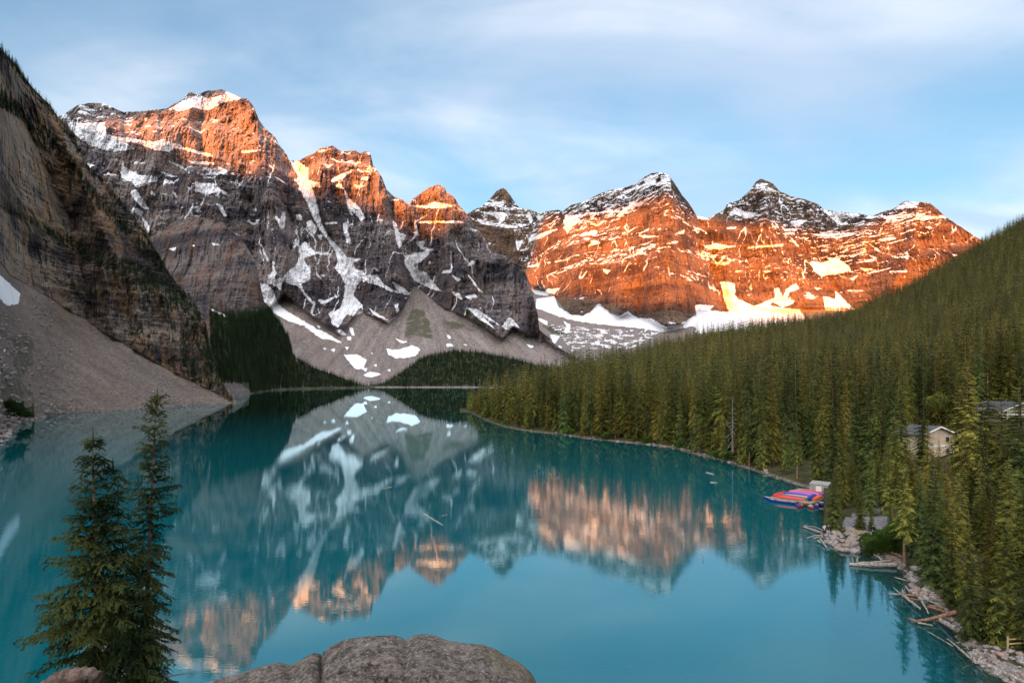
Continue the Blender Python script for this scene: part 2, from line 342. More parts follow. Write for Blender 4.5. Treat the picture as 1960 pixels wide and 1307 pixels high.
def water_mat():
    m, t = mat('glacial_water')
    geo = t.n('ShaderNodeNewGeometry').outputs['Position']
    body = t.n('ShaderNodeBsdfDiffuse', ins={'Color': t.mix(t.ramp(t.noise(geo, 0.006, 4, 0.5), 0.35, 0.65), (0.0, 0.088, 0.108), (0.0, 0.108, 0.130))})
    # shallows by the right-hand bank show the bed
    wet = t.n('ShaderNodeBsdfTransparent', ins={'Color': (0.66, 0.78, 0.56, 1)})
    body2 = t.n('ShaderNodeMixShader', ins={0: t.attr('shallow'), 1: body, 2: wet})
    dist = t.n('ShaderNodeVectorMath', operation='LENGTH', ins={0: geo}).outputs['Value']
    near = t.ramp(dist, 30.0, 420.0, 1.0, 0.12)
    rip = t.noise(t.mapping(geo, scale=(0.55, 1.5, 1)), 2.2, 3, 0.5)
    rip2 = t.noise(t.mapping(geo, scale=(0.25, 0.7, 1)), 0.5, 3, 0.5)
    calm = t.ramp(t.noise(t.mapping(geo, scale=(1, 0.6, 1)), 0.012, 3, 0.5), 0.35, 0.65, 0.35, 1.0)
    hgt = t.math('MULTIPLY', t.math('MULTIPLY_ADD', rip2, 1.6, rip), t.math('MULTIPLY', calm, near))
    nb = t.bump(hgt, 1.0, 0.0036)
    gl = t.n('ShaderNodeBsdfGlossy', ins={'Color': (0.68, 0.92, 0.98, 1), 'Roughness': t.math('MULTIPLY_ADD', calm, 0.006, 0.002), 'Normal': nb})
    fr = t.n('ShaderNodeFresnel', ins={'IOR': 1.33, 'Normal': nb}).outputs[0]
    k = t.math('MINIMUM', t.math('MULTIPLY_ADD', t.math('POWER', fr, 0.82), 1.25, 0.0), 1.0)
    mx = t.n('ShaderNodeMixShader', ins={0: k, 1: body2, 2: gl})
    t.n('ShaderNodeOutputMaterial', ins={0: mx}); return m
M['water'] = water_mat()
# ------------------------------------------------------------------ terrain sheets
class Sheet:
    """a rock face or slope: every column starts at its foot and climbs with the slope given by cot(), in real metres"""
    def __init__(s, px, top, bot, D0, rows, cot, disp=None, ease=1.0):
        s.px = px; t = np.linspace(0, 1, rows)[:, None] ** ease
        s.PX = np.broadcast_to(px, (rows, len(px))).copy()
        s.PY = bot + (top - bot) * t
        e = (HY - s.PY) / F; de = np.diff(e, axis=0)
        D = np.broadcast_to(D0, s.PX.shape).copy()
        for it in range(2):
            Z = EYE + e * D; c = cot(s.PX, s.PY, D, Z, it)
            cm = (c[1:] + c[:-1]) / 2; em = (e[1:] + e[:-1]) / 2
            g = cm * de / np.maximum(1 - cm * em, 0.15)
            D = D0 * np.exp(np.concatenate([np.zeros((1, len(px))), np.cumsum(g, axis=0)]))
        s.c = c; s.e = e; Z = EYE + e * D
        if disp is not None:
            D = D + disp(s.PX, s.PY, D, Z)
        s.D = D
    def pts(s):
        X = (s.PX - CX) / F * s.D; return X, s.D, EYE + s.e * s.D
    def at(s, px, py):
        """world point of the surface seen at (px, py)"""
        j = int(np.clip(np.searchsorted(s.px, px), 0, len(s.px) - 1)); i = int(np.argmin(np.abs(s.PY[:, j] - py)))
        return world_pt(s.PX[i, j], s.PY[i, j], s.D[i, j])
    def build(s, name, material, masks, label=None, back=True, foot=14.0, smooth=False):
        X, Y, Z = s.pts(); nr, nc = X.shape
        R = [np.stack([X, Y, Z], -1)]; extra = 0
        last = R[0][-1]; az = np.stack([(s.px - CX) / F, np.ones(nc), np.zeros(nc)], -1); az /= np.linalg.norm(az, axis=1)[:, None]
        if back:
            zt = last[:, 2]; rows = []
            for k in (0.02, 0.06, 0.15, 0.35, 0.7, 1.1):
                p = last + az * (k * (zt[:, None] + 60) * 0.9); p[:, 2] = zt - k * (zt + 60) ; rows.append(p)
            R.append(np.stack(rows)); extra = len(rows)
        f = R[0][0].copy(); f[:, 2] -= foot; f[:, :2] -= az[:, :2] * foot * 0.6
        V = np.concatenate([f[None]] + R)
        n = V.shape[0]
        me = mesh_from(name, V.reshape(-1, 3), gridfaces(n, nc), [material], smooth=smooth)
        for k in ('snow', 'scree', 'veg', 'tone'):
            a = masks.get(k, np.full((nr, nc), 0.5 if k == 'tone' else 0.0))
            a = np.concatenate([a[:1], a] + [a[-1:]] * extra); add_attr(me, k, a)
        o = obj(name, me); tag(o, label, None, None, 'structure'); return o
def raster(polys, PX, PY, warp=2.2, sc=0.11, blur=True, passes=2):
    wx = PX + warp * fbm(PX * sc, PY * sc, 4, 0.6); wy = PY + warp * fbm(PX * sc + 31, PY * sc + 7, 4, 0.6)
    wx = wx + warp * .55 * fbm(PX * sc * 4, PY * sc * 4, 3, .7); wy = wy + warp * .55 * fbm(PX * sc * 4 + 11, PY * sc * 4 + 5, 3, .7)
    m = np.zeros(PX.shape)
    for P in polys: m = np.maximum(m, inpoly(P, wx, wy))
    for _ in range(passes if blur else 0): m = (m * 2 + np.roll(m, 1, 0) + np.roll(m, -1, 0) + np.roll(m, 1, 1) + np.roll(m, -1, 1)) / 6
    return m
def smooth1(a, k):
    w_ = np.hanning(2 * k + 1); return np.convolve(np.pad(a, k, mode='edge'), w_ / w_.sum(), 'valid')
def folds(spec, PX, PY):
    d = np.zeros(PX.shape)
    for P, amp, wd in spec:
        q = polydist(P, PX + 10 * fbm(PX * .02, PY * .02, 3), PY); d += amp * np.exp(-(q / wd) ** 1.3)
    return d
z1 = lambda p: zm(0, 60, 3.268, p); z2 = lambda p: zm(0, 440, 3.112, p); z3 = lambda p: zm(480, 250, 3.268, p)
z4 = lambda p: zm(440, 560, 2.97, p); z5 = lambda p: zm(880, 300, 3.267, p); z6 = lambda p: zm(1340, 300, 3.161, p)

# --- the main massif -------------------------------------------------
SKY_B = [(60, 235), (118, 222), (147, 202), (174, 197), (199, 198), (218, 207), (236, 215), (275, 213), (318, 208), (330, 201), (352, 190), (356, 181), (369, 176), (379, 182), (398, 173), (410, 174), (424, 171), (441, 178), (462, 189), (474, 189), (487, 207), (496, 231), (508, 247), (526, 262), (535, 278), (549, 296), (553, 307), (572, 308), (588, 299), (602, 293), (612, 284), (638, 279), (654, 291), (679, 288), (690, 294), (699, 289), (709, 294), (714, 316), (731, 339), (740, 363), (755, 377), (771, 383), (783, 392), (789, 382), (804, 371), (820, 360), (838, 353), (852, 360), (854, 368), (869, 377), (878, 392), (890, 406), (902, 417), (908, 434), (921, 446), (930, 464), (945, 483), (957, 487), (969, 491), (996, 507), (1005, 520), (1015, 545), (1021, 569), (1030, 606), (1032, 631), (1051, 646), (1064, 661), (1094, 680), (1130, 700), (1180, 715)]
SCREE_B = [(60, 640), (400, 640), (490, 560), (515, 590), (545, 560), (590, 600), (650, 640), (690, 590), (700, 600), (742, 616), (770, 590), (792, 545), (812, 560), (850, 590), (900, 610), (960, 650), (985, 625), (1005, 640), (1032, 641), (1060, 665), (1180, 720)]
px = np.arange(60, 1181, 1.3)
topB = pl(px, SKY_B) + 1.6 * fbm(px * .22, px * 0 + 3.3, 4, 0.6)
RIB = [(z3([(-20, -190), (20, 0), (60, 200), (150, 500), (200, 900)]), -190, 38), (z3([(740, 140), (800, 350), (850, 600), (900, 900)]), -150, 30),
       (z3([(1170, 338), (1230, 520), (1300, 800), (1270, 1000)]), -110, 26), ([(996, 507), (1015, 560), (1028, 620)], -90, 22),
       (z3([(430, 110), (430, 300), (440, 500), (600, 800), (650, 1000)]), -70, 16), ([(385, 200), (392, 300), (430, 420), (470, 560)], 60, 20),
       ([(300, 215), (290, 260), (330, 420)], -60, 30), (z3([(270, 200), (350, 380), (450, 620), (580, 790), (640, 1000)]), 120, 22),
       (z3([(880, 480), (920, 640), (1000, 840), (1080, 950)]), 110, 20), (z3([(1060, 560), (1200, 700), (1500, 830)]), -40, 16),
       (z3([(1300, 650), (1450, 900), (1550, 1100)]), 45, 14), (z3([(0, 430), (120, 800), (150, 950)]), 60, 14), (z3([(220, 480), (330, 700), (300, 900)]), 50, 12)]
_ax = np.arange(0, 2200.0); SCREE_BS = list(zip(_ax, smooth1(pl(_ax, SCREE_B), 45)))
def strat(X, Z, per, seed=0.0):
    """0..1, 1 on ledges between cliff bands"""
    n = fbm(X * 0.0006 + seed, (Z + 0.05 * X) / per, 4, 0.62)
    return sstep(0.02, 0.30, n)
def cotB(PX, PY, D, Z, it):
    s = sstep(-14, 14, PY + 3 * fbm(PX * .05, PY * .05, 3) - pl(PX, SCREE_BS))
    X = (PX - CX) / F * D
    led = strat(X, Z, 130.0, 2.0)
    rock = 0.32 + 0.75 * led + 0.25 * np.clip(fbm(PX * .03, PY * .03, 3), -1, 1)
    rock = np.where(PY < pl(PX, SKY_B) + 9, np.maximum(rock, 0.75), rock)
    low = sstep(650, 710, PY)
    scree = 1.65 + 3.0 * low
    return np.where(True, rock * (1 - s) + scree * s, 0)
def dispB(PX, PY, D, Z):
    s = sstep(-3, 5, PY - pl(PX, SCREE_B)); X = (PX - CX) / F * D
    d = folds(RIB, PX, PY) * (1 - 0.75 * s)
    fl = fbm(X * 0.014, Z * 0.002, 6, 0.72, True)
    gen = fbm(X * 0.005, Z * 0.005 + 9, 6, 0.55)
    fine = fbm(X * 0.05, Z * 0.04 + 4, 4, 0.75)
    f2 = fbm(X * .06, Z * .008 + 5, 4, 0.65, True)
    out = d + (1 - s) * (-12 * f2 - 44 * fl + 60 * gen + 18 * fine - 60 * fbm(X * .0045 + 3, Z * .0012, 3, .5, True)) + s * (6 * gen + 3.0 * fine - 10 * fbm(X * .01 + 2, Z * .001, 4, .5, True))
    return out * sstep(0, 18, pl(PX, [(60, 741), (1180, 741)]) - PY)
SB = Sheet(px, topB, np.full(len(px), 743.0), np.full(len(px), 1850.0), 430, cotB, dispB)
snowB = [z3(p) for p in [
 [(240,185),(300,195),(360,235),(360,310),(380,350),(400,410),(430,520),(450,600),(500,680),(560,740),(600,790),(640,800),(700,800),(640,830),(650,860),(700,880),(690,930),(660,980),(640,1030),(700,1090),(700,1140),(650,1160),(600,1150),(580,1180),(550,1235),(510,1215),(490,1140),(560,1110),(580,1050),(590,960),(560,900),(520,860),(545,820),(530,760),(480,680),(430,620),(400,560),(350,450),(320,390),(300,340),(265,310),(300,290)],
 [(360,310),(450,330),(440,355),(390,350)], [(690,870),(720,905),(790,900),(830,960),(880,990),(990,1020),(1010,990),(1000,1030),(880,1010),(780,960),(700,945)],
 [(340,690),(360,720),(420,770),(380,780),(330,800),(350,840),(375,850),(370,930),(320,960),(330,1000),(410,1090),(340,1030),(290,970),(240,960),(200,940),(190,1000),(130,960),(150,930),(200,920),(240,870),(280,850),(300,800),(300,730)],
 [(45,950),(100,960),(140,1000),(170,1080),(230,1130),(330,1190),(430,1250),(500,1290),(530,1307),(450,1307),(330,1220),(230,1190),(130,1130),(80,1060),(55,1000)],
 [(110,900),(150,870),(160,890),(140,960),(100,960)], [(410,1055),(470,1060),(530,1035),(500,1065),(450,1085)], [(960,780),(1060,760),(1130,745),(1100,790),(1050,830),(1045,870),(1100,890),(1140,950),(1200,1010),(1130,990),(1070,960),(1020,940),(1000,890),(965,840)],
 [(885,560),(910,580),(930,640),(970,650),(950,700),(930,745),(910,680)], [(590,380),(620,430),(680,480),(720,545),(690,570),(660,530),(620,480),(600,420)], [(460,575),(545,570),(540,582),(470,588)],
 [(350,570),(380,560),(415,610),(400,650),(360,620)], [(150,540),(165,530),(185,560),(200,510),(215,500),(215,600),(190,620),(170,580)], [(280,530),(310,520),(330,560),(290,560)], [(60,680),(80,740),(120,820),(105,820),(75,760)],
 [(130,820),(155,820),(145,850),(160,890),(140,880)], [(500,310),(560,275),(650,235),(640,255),(570,300),(510,325)], [(645,340),(720,340),(720,350),(660,362)], [(530,340),(560,330),(580,360),(540,360)],
 [(450,210),(520,210),(480,240)], [(520,200),(590,175),(560,200)], [(990,465),(1100,470),(1150,445),(1200,455),(1290,470),(1200,485),(1050,485)], [(1040,568),(1200,563),(1330,568),(1330,580),(1180,577),(1050,580)],
 [(1370,610),(1420,625),(1390,630)], [(1350,850),(1380,815),(1420,815),(1380,835)], [(1250,1000),(1310,1020),(1325,1060),(1270,1030)], [(1350,890),(1390,930),(1420,980),(1460,1020),(1430,1005),(1385,950)],
 [(1350,1105),(1420,1120),(1500,1170),(1570,1225),(1450,1160),(1500,1210),(1540,1250),(1430,1180)], [(1570,1220),(1620,1170),(1634,1180),(1634,1230),(1600,1245)], [(900,1090),(920,1080),(930,1140),(910,1140)],
 [(715,1095),(860,1185),(915,1155),(860,1205),(780,1155)], [(615,1230),(640,1235),(650,1280),(630,1280)], [(540,1245),(590,1270),(580,1282),(550,1270)], [(1110,820),(1130,810),(1125,840)], [(1000,630),(1040,630),(1030,650)],
 [(1090,690),(1080,730),(1140,740),(1120,760),(1060,740),(1030,700)], [(880,945),(940,970),(1000,1020),(920,1000)], [(760,850),(810,880),(790,880)], [(420,900),(490,900),(450,915)], [(480,930),(540,930),(510,940)], [(350,750),(520,770),(440,780)],
 [(1255,905),(1320,930),(1290,942)], [(600,440),(625,480),(640,540),(610,500)], [(1320,900),(1345,940),(1335,940)], [(1340,1040),(1400,1020),(1420,1040),(1370,1055)], [(650,235),(710,255),(770,245),(740,265),(690,262)], [(700,290),(750,290),(720,315),(685,310)],[(470,450),(480,440),(500,450)],[(415,125),(500,115),(430,140)],[(520,1010),(545,1040),(530,1045)]]]
snowB += [z4(p) for p in [
 [(885,320),(950,325),(1000,310),(1040,298),(1088,325),(1050,360),(1000,370),(940,375),(900,350)], [(645,355),(720,350),(778,380),(760,430),(720,435),(690,410),(670,380)], [(605,208),(640,215),(660,240),(630,240)], [(678,200),(700,205),(712,245),(690,240)], [(665,250),(690,250),(690,270),(670,270)],
 [(745,470),(800,450),(850,460),(860,465),(800,482)], [(750,430),(785,425),(770,452)], [(525,308),(555,320),(540,328)], [(570,320),(600,320),(595,342)], [(935,262),(1020,280),(980,290)], [(485,185),(515,190),(510,205)], [(470,195),(560,235),(650,293),(600,280),(520,240)], [(655,305),(680,310),(665,330)],
 [(1225,228),(1258,258),(1245,264)], [(1230,290),(1260,290),(1270,305),(1235,308)], [(1545,190),(1590,135),(1650,200),(1600,195),(1570,210)], [(1690,295),(1740,305),(1700,315)], [(1420,80),(1435,85),(1425,95)], [(820,410),(840,405),(830,425)], [(895,440),(915,432),(908,450)], [(800,340),(815,345),(808,355)], [(1325,295),(1345,290),(1350,303)],[(415,0),(435,15),(490,70),(480,72),(430,25)]]]
snowB += [z1(p) for p in [
 [(410,565),(520,575),(660,570),(665,640),(700,655),(830,670),(950,690),(1020,675),(1090,700),(1200,740),(1330,770),(1335,790),(1230,765),(1100,730),(1060,755),(980,745),(850,700),(780,690),(850,740),(700,755),(560,710),(470,650)],
 [(1050,490),(1100,460),(1150,430),(1250,400),(1300,420),(1390,400),(1420,370),(1510,425),(1400,445),(1300,495),(1200,480),(1130,500)],
 [(765,800),(780,850),(870,900),(980,905),(985,935),(900,955),(860,985),(820,940),(770,940),(755,880)], [(810,1000),(850,990),(920,1090),(915,1130),(880,1090),(830,1040)], [(870,1130),(890,1150),(935,1220),(930,1270),(890,1180)],
 [(1220,950),(1330,950),(1400,1000),(1420,1020),(1340,1010),(1270,1025),(1240,1000),(1220,1020)], [(1120,775),(1200,812),(1330,818),(1380,850),(1420,870),(1425,895),(1280,900),(1220,895),(1390,878),(1350,835),(1200,832)],
 [(1035,805),(1130,835),(1200,890),(1140,860)], [(1390,830),(1500,815),(1550,795),(1520,805),(1430,835)], [(1510,750),(1634,738),(1634,745),(1520,765)], [(795,818),(870,820),(860,830)], [(1340,1070),(1390,1090),(1420,1160),(1400,1165),(1380,1110)], [(940,990),(970,1025),(940,1025)], [(1000,1015),(1060,1005),(1020,1022)], [(1165,965),(1195,985),(1170,980)],
 [(1440,885),(1510,880),(1460,892)], [(1540,875),(1610,895),(1560,890)], [(1570,1110),(1610,1100),(1600,1130)], [(1140,980),(1155,1010),(1148,1010)], [(990,1155),(1020,1168),(1005,1170)], [(1560,800),(1610,815),(1590,818)]]]
m_snow = raster(snowB, SB.PX, SB.PY)
spk = z1([(385, 530), (480, 465), (570, 447), (650, 450), (770, 505), (700, 545), (660, 570), (520, 578), (405, 565)])
XB, YB, ZB = SB.pts()
led = np.clip((SB.c - 0.55) / 0.5, 0, 1)
sp = sstep(0.0, 0.25, fbm(XB * .02, ZB * .02, 5, .65)) * inpoly(spk, SB.PX, SB.PY)
inside = 1 - sstep(-3, 3, SB.PY - pl(SB.PX, SCREE_B))
bands = np.clip(led + .45, 0, 1) * sstep(0.11, 0.24, fbm(XB * .011, ZB * .045 + 5, 5, .62)) * inside * sstep(250, 600, ZB) * 0.75
def gully_snow(X, Z, inside_, lo, hi, f=1.0):
    out = np.zeros(X.shape)
    for sh_, sd_ in ((.35, 0.0), (-.4, 40.0), (.05, 90.0)):
        u = (X + sh_ * Z) * .0105 * f + .5 * fbm(X * .006 * f, Z * .006 * f + sd_, 3) + sd_
        ln = 1 - np.abs(pn(u, Z * .0022 * f + sd_)); wdt = .018 + .03 * fbm(X * .01, Z * .01 + sd_, 3)
        out = np.maximum(out, sstep(1 - np.clip(wdt, .008, .06) * 1.6, 1 - np.clip(wdt, .008, .06) * .6, ln) * sstep(.08, .22, fbm(X * .0032 * f + sd_, Z * .0042 * f, 3)))
    return out * inside_ * sstep(lo, lo + 80, Z) * sstep(hi, hi - 150, Z)
m_snow = np.maximum.reduce([m_snow, sp, bands, gully_snow(XB, ZB, inside, 180, 1000)])
vegB = raster([z3([(950, 1290), (960, 1190), (1010, 1090), (1060, 1100), (1130, 1180), (1160, 1307), (960, 1307)]), z3([(1250, 1060), (1300, 1085), (1480, 1190), (1600, 1307), (1560, 1307), (1430, 1230), (1290, 1120)]), z3([(1200, 1180), (1300, 1190), (1430, 1260), (1300, 1260), (1210, 1230)]), z4([(1590, 190), (1680, 215), (1740, 290), (1650, 270), (1600, 220)]), z1([(1100, 1150), (1300, 1190), (1470, 1290), (1350, 1250), (1200, 1190)])], SB.PX, SB.PY, 10, .06, passes=16) * 0.58
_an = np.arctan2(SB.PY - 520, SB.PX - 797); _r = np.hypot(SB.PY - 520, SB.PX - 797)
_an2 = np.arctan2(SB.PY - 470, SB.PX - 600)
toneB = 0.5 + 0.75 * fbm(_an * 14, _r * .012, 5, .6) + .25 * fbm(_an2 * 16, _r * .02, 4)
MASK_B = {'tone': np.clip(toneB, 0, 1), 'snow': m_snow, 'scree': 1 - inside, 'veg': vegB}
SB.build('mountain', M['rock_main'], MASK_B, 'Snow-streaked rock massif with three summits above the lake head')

# --- the far range ----------------------------------------------------
SKY_F = [(860, 430), (898, 407), (926, 392), (938, 381), (950, 366), (963, 360), (969, 364), (978, 376), (987, 390), (996, 399), (1012, 401), (1030, 407), (1051, 404), (1070, 402), (1076, 405), (1094, 392), (1119, 386), (1143, 373), (1171, 363), (1201, 358), (1220, 350), (1235, 338), (1247, 332), (1263, 330), (1278, 334), (1290, 349), (1305, 373), (1321, 392), (1333, 413), (1357, 418), (1387, 401), (1392, 390), (1413, 384), (1435, 365), (1448, 347), (1457, 342), (1479, 351), (1492, 366), (1517, 377), (1542, 382), (1568, 392), (1577, 401), (1609, 406), (1644, 409), (1669, 414), (1688, 406), (1707, 401), (1732, 385), (1755, 387), (1777, 387), (1792, 398), (1808, 414), (1846, 439), (1867, 453), (1900, 470), (1990, 510), (2080, 560)]
FOOT_F = [(860, 560), (1015, 545), (1061, 566), (1088, 601), (1116, 603), (1146, 584), (1186, 603), (1201, 597), (1220, 606), (1275, 624), (1308, 621), (1336, 594), (1397, 600), (1440, 590), (1600, 590), (1700, 600), (2080, 640)]
px = np.arange(860, 2080, 1.25)
topF = pl(px, SKY_F) + 1.5 * fbm(px * .25, px * 0 + 8.3, 4, 0.6)
RIF = [([(963, 360), (985, 450), (1010, 560)], -120, 24), ([(1076, 405), (1085, 480), (1070, 560)], 90, 22), ([(1263, 330), (1290, 420), (1270, 520), (1285, 620)], -170, 34), ([(1335, 415), (1345, 480), (1390, 600)], 200, 22),
       ([(1457, 342), (1480, 450), (1500, 560)], -170, 34), ([(1180, 380), (1190, 500), (1186, 600)], -80, 18), ([(1150, 400), (1146, 590)], 60, 14), ([(1235, 400), (1225, 600)], 55, 12), ([(1400, 440), (1385, 540)], -60, 14), ([(1590, 410), (1560, 480), (1600, 560)], 90, 22), ([(1755, 386), (1740, 480), (1700, 560)], -160, 36), ([(1655, 420), (1640, 560)], -60, 18), ([(1120, 400), (1110, 590)], -50, 12)]
FOOT_FS = list(zip(_ax, smooth1(pl(_ax, FOOT_F), 110)))
def cotF(PX, PY, D, Z, it):
    s = sstep(-12, 12, PY - pl(PX, FOOT_FS)); X = (PX - CX) / F * D
    led = strat(X * 1.6, Z, 90.0, 6.0)
    rock = 0.25 + 0.85 * led + 0.2 * fbm(PX * .04, PY * .04, 3)
    rock = np.where(PY < pl(PX, SKY_F) + 7, np.maximum(rock, 0.7), rock)
    up = 1.9 + 2.7 * sstep(-6, 26, PY - pl(PX, FOOT_FS) - 12)
    return rock * (1 - s) + up * s
def dispF(PX, PY, D, Z):
    s = sstep(-3, 6, PY - pl(PX, FOOT_F)); X = (PX - CX) / F * D
    fl = fbm(X * 0.016, Z * 0.0022, 6, 0.72, True); gen = fbm(X * 0.006, Z * 0.007 + 2, 6, 0.6); fine = fbm(X * 0.06, Z * 0.05 + 4, 4, 0.75)
    f2 = fbm(X * .07, Z * .010 + 5, 4, 0.65, True)
    return 0.95 * folds(RIF, PX, PY) * (1 - s) + (1 - s) * (-30 * fl + 46 * gen + 12 * fine - 12 * f2 - 40 * fbm(X * .005 + 3, Z * .0012, 3, .5, True)) + s * (22 * gen + 7 * fine)
SF = Sheet(px, topF, np.full(len(px), 728.0), np.full(len(px), 2300.0), 330, cotF, dispF, 0.8)
snowF = [z5(p) for p in [
 [(475,890),(590,870),(620,940),(700,990),(770,995),(820,970),(865,915),(940,980),(1000,1000),(1050,965),(1110,1010),(1200,1010),(1280,1060),(1370,1050),(1480,990),(1470,925),(1590,930),(1560,960),(1699,985),(1720,1040),(1560,1060),(1440,1060),(1350,1085),(1250,1095),(1150,1075),(1000,1060),(850,1045),(740,1030),(620,1000),(520,960),(480,950)],
 [(1630,780),(1720,790),(1720,980),(1680,960),(1650,880)], [(535,830),(630,820),(590,860),(540,850)], [(640,1020),(690,1050),(690,1090),(650,1090),(670,1060)], [(560,1110),(630,1120),(600,1165),(540,1185),(580,1150)], [(480,1000),(550,1030),(550,1055),(500,1030)], [(450,830),(560,850),(550,870),(470,860)],
 [(660,360),(720,370),(760,400),(700,440),(670,485),(655,420)], [(980,370),(1070,290),(1145,285),(1140,300),(1060,330),(1000,380)], [(1150,150),(1190,115),(1240,120),(1210,170),(1170,170)], [(1250,125),(1310,130),(1310,150),(1260,150)],
 [(800,560),(840,520),(890,540),(840,552)], [(920,520),(990,500),(960,520)], [(1110,488),(1280,498),(1150,508)], [(1330,490),(1410,455),(1400,480)], [(1270,550),(1370,520),(1360,540)], [(405,690),(500,665),(480,690)], [(590,655),(740,630),(600,662)], [(630,700),(715,675),(700,700)], [(350,590),(440,570),(400,590)], [(350,530),(400,520),(360,590)], [(430,510),(560,460),(620,450),(500,510),(430,535)], [(740,490),(860,460),(850,480),(760,500)],
 [(890,700),(945,710),(920,735)], [(1215,815),(1270,740),(1230,800)], [(1530,570),(1600,540),(1699,560),(1640,580)], [(1580,665),(1699,655),(1650,680)], [(530,655),(570,660),(560,672)], [(1170,545),(1230,545),(1200,555)], [(1060,565),(1120,562),(1080,572)],
 [(160,300),(220,280),(280,285),(270,305),(210,295)], [(120,345),(200,345),(290,350),(280,400),(240,430),(250,380),(170,360)], [(205,262),(260,240),(230,262)], [(1150,1080),(1180,1085),(1160,1092)], [(830,1150),(900,1170),(850,1165)], [(1060,1080),(1110,1088),(1070,1092)], [(610,1180),(650,1190),(620,1198)], [(690,1205),(740,1210),(700,1218)], [(1480,365),(1560,388),(1600,350),(1600,360),(1560,395),(1490,390)], [(470,370),(530,370),(500,400)], [(430,340),(460,400),(440,420),(420,370)]]]
snowF += [z6(p) for p in [
 [(665,630),(740,640),(820,610),(900,660),(915,690),(830,710),(730,720),(690,690)],
 [(120,755),(170,790),(230,860),(330,905),(420,865),(455,850),(445,800),(480,795),(500,850),(520,800),(580,765),(600,800),(540,820),(530,860),(570,870),(560,890),(500,910),(440,880),(420,900),(600,925),(660,1010),(-30,1070),(-20,985),(20,925),(80,900),(60,930),(170,940),(190,910),(150,840)],
 [(740,840),(820,860),(820,810),(880,870),(940,930),(760,930)], [(690,785),(745,800),(700,805)], [(610,855),(720,845),(680,860)], [(170,350),(210,305),(270,330),(380,355),(300,370),(200,350)], [(540,395),(600,380),(650,385),(590,430)], [(740,320),(860,338),(960,345),(960,365),(860,350),(780,362)],
 [(1160,325),(1240,275),(1330,268),(1320,290),(1200,320)], [(1330,372),(1400,360),(1470,360),(1490,370),(1340,380)], [(1080,500),(1180,485),(1190,500),(1100,512)], [(1400,555),(1455,555),(1450,562)], [(1140,690),(1260,690),(1250,700),(1150,700)], [(1010,590),(1070,610),(1060,620)], [(430,370),(480,425),(470,435)], [(520,460),(600,540),(590,548)],
 [(20,540),(100,530),(240,545),(130,555),(60,562)], [(280,546),(500,528),(510,538),(300,556)], [(80,640),(190,645),(140,657)], [(210,690),(280,690),(220,702)], [(370,690),(440,690),(400,705)], [(1160,385),(1250,380),(1180,392)], [(340,160),(440,165),(380,175)], [(900,740),(960,710),(930,750)], [(990,500),(1090,570),(1080,575)], [(850,580),(900,550),(880,575)], [(960,670),(1050,680),(1000,695)], [(130,430),(230,425),(200,440)], [(1340,270),(1400,280),(1350,285)]]]
XF, YF, ZF = SF.pts()
ledF = np.clip((SF.c - 0.55) / 0.5, 0, 1); rockF = 1 - sstep(-3, 3, SF.PY - pl(SF.PX, FOOT_F))
mf = raster(snowF, SF.PX, SF.PY)
speck_zones = [(z5([(640, 340), (960, 200), (1110, 160), (1250, 95), (1320, 120), (1330, 210), (1200, 290), (1150, 310), (1000, 390), (880, 430), (700, 480), (650, 450)]), 0.0),
               (z5([(90, 340), (200, 260), (330, 280), (480, 350), (640, 340), (640, 400), (560, 450), (400, 520), (330, 450), (130, 420)]), 0.10),
               (z6([(160, 300), (340, 160), (480, 210), (700, 290), (960, 350), (1240, 270), (1500, 370), (1400, 450), (1150, 560), (900, 620), (700, 560), (560, 520), (430, 440), (170, 370)]), 0.10),
               (z6([(0, 560), (500, 560), (900, 600), (1200, 640), (1100, 720), (600, 760), (0, 700)]), 0.20), (z5([(350, 500), (1000, 420), (1699, 500), (1699, 700), (1400, 800), (900, 760), (420, 760)]), 0.30), (z5([(1150, 300), (1330, 210), (1480, 370), (1400, 400), (1200, 350)]), 0.12),
               (z5([(560, 1050), (1250, 1100), (1100, 1200), (700, 1200)]), 0.27)]
nn = fbm(XF * .020, ZF * .085 + 3, 6, .68) + 0.25 * (ledF - 0.3)
for P, th in speck_zones:
    mf = np.maximum(mf, sstep(th - 0.05, th + 0.03, nn) * inpoly(P, SF.PX + 6 * fbm(SF.PX * .05, SF.PY * .05, 3), SF.PY))
mf = np.maximum(mf, ledF * sstep(0.22, 0.4, fbm(XF * .008, ZF * .02 + 5, 5, .6)) * rockF * 0.7)
mf = np.maximum(mf, gully_snow(XF, ZF, rockF, 500, 1500, 1.2) * .9)
MASK_F = {'snow': mf, 'scree': 1 - rockF, 'veg': raster([z4([(1770, 185), (1880, 195), (1925, 240), (1830, 235)])], SF.PX, SF.PY, 5) * 0.8}
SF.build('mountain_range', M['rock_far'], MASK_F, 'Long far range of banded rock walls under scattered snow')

# --- dark buttress before the massif ----------------------------------
px = np.arange(270, 531, 1.2)
SKY_C = [(270, 500), (290, 466), (310, 440), (335, 424), (370, 414), (400, 418), (425, 430), (450, 448), (470, 468), (484, 492), (494, 520), (499, 548), (506, 580), (520, 605), (531, 625)]
topC = pl(px, SKY_C) + 1.5 * fbm(px * .2, px * 0 + 1.3, 4, 0.6)
def cotC(PX, PY, D, Z, it):
    X = (PX - CX) / F * D; top = sstep(60, 0, PY - pl(PX, SKY_C))
    return 0.28 + 0.6 * strat(X, Z, 80.0, 11.0) + 0.6 * top
def dispC(PX, PY, D, Z):
    X = (PX - CX) / F * D
    return 150 * np.abs((PX - 440) / 90.0) ** 1.5 * 0.6 - 22 * fbm(X * 0.025, Z * 0.003, 6, 0.72, True) + 30 * fbm(X * .008, Z * .008, 5) + 5 * fbm(X * .06, Z * .05, 4)
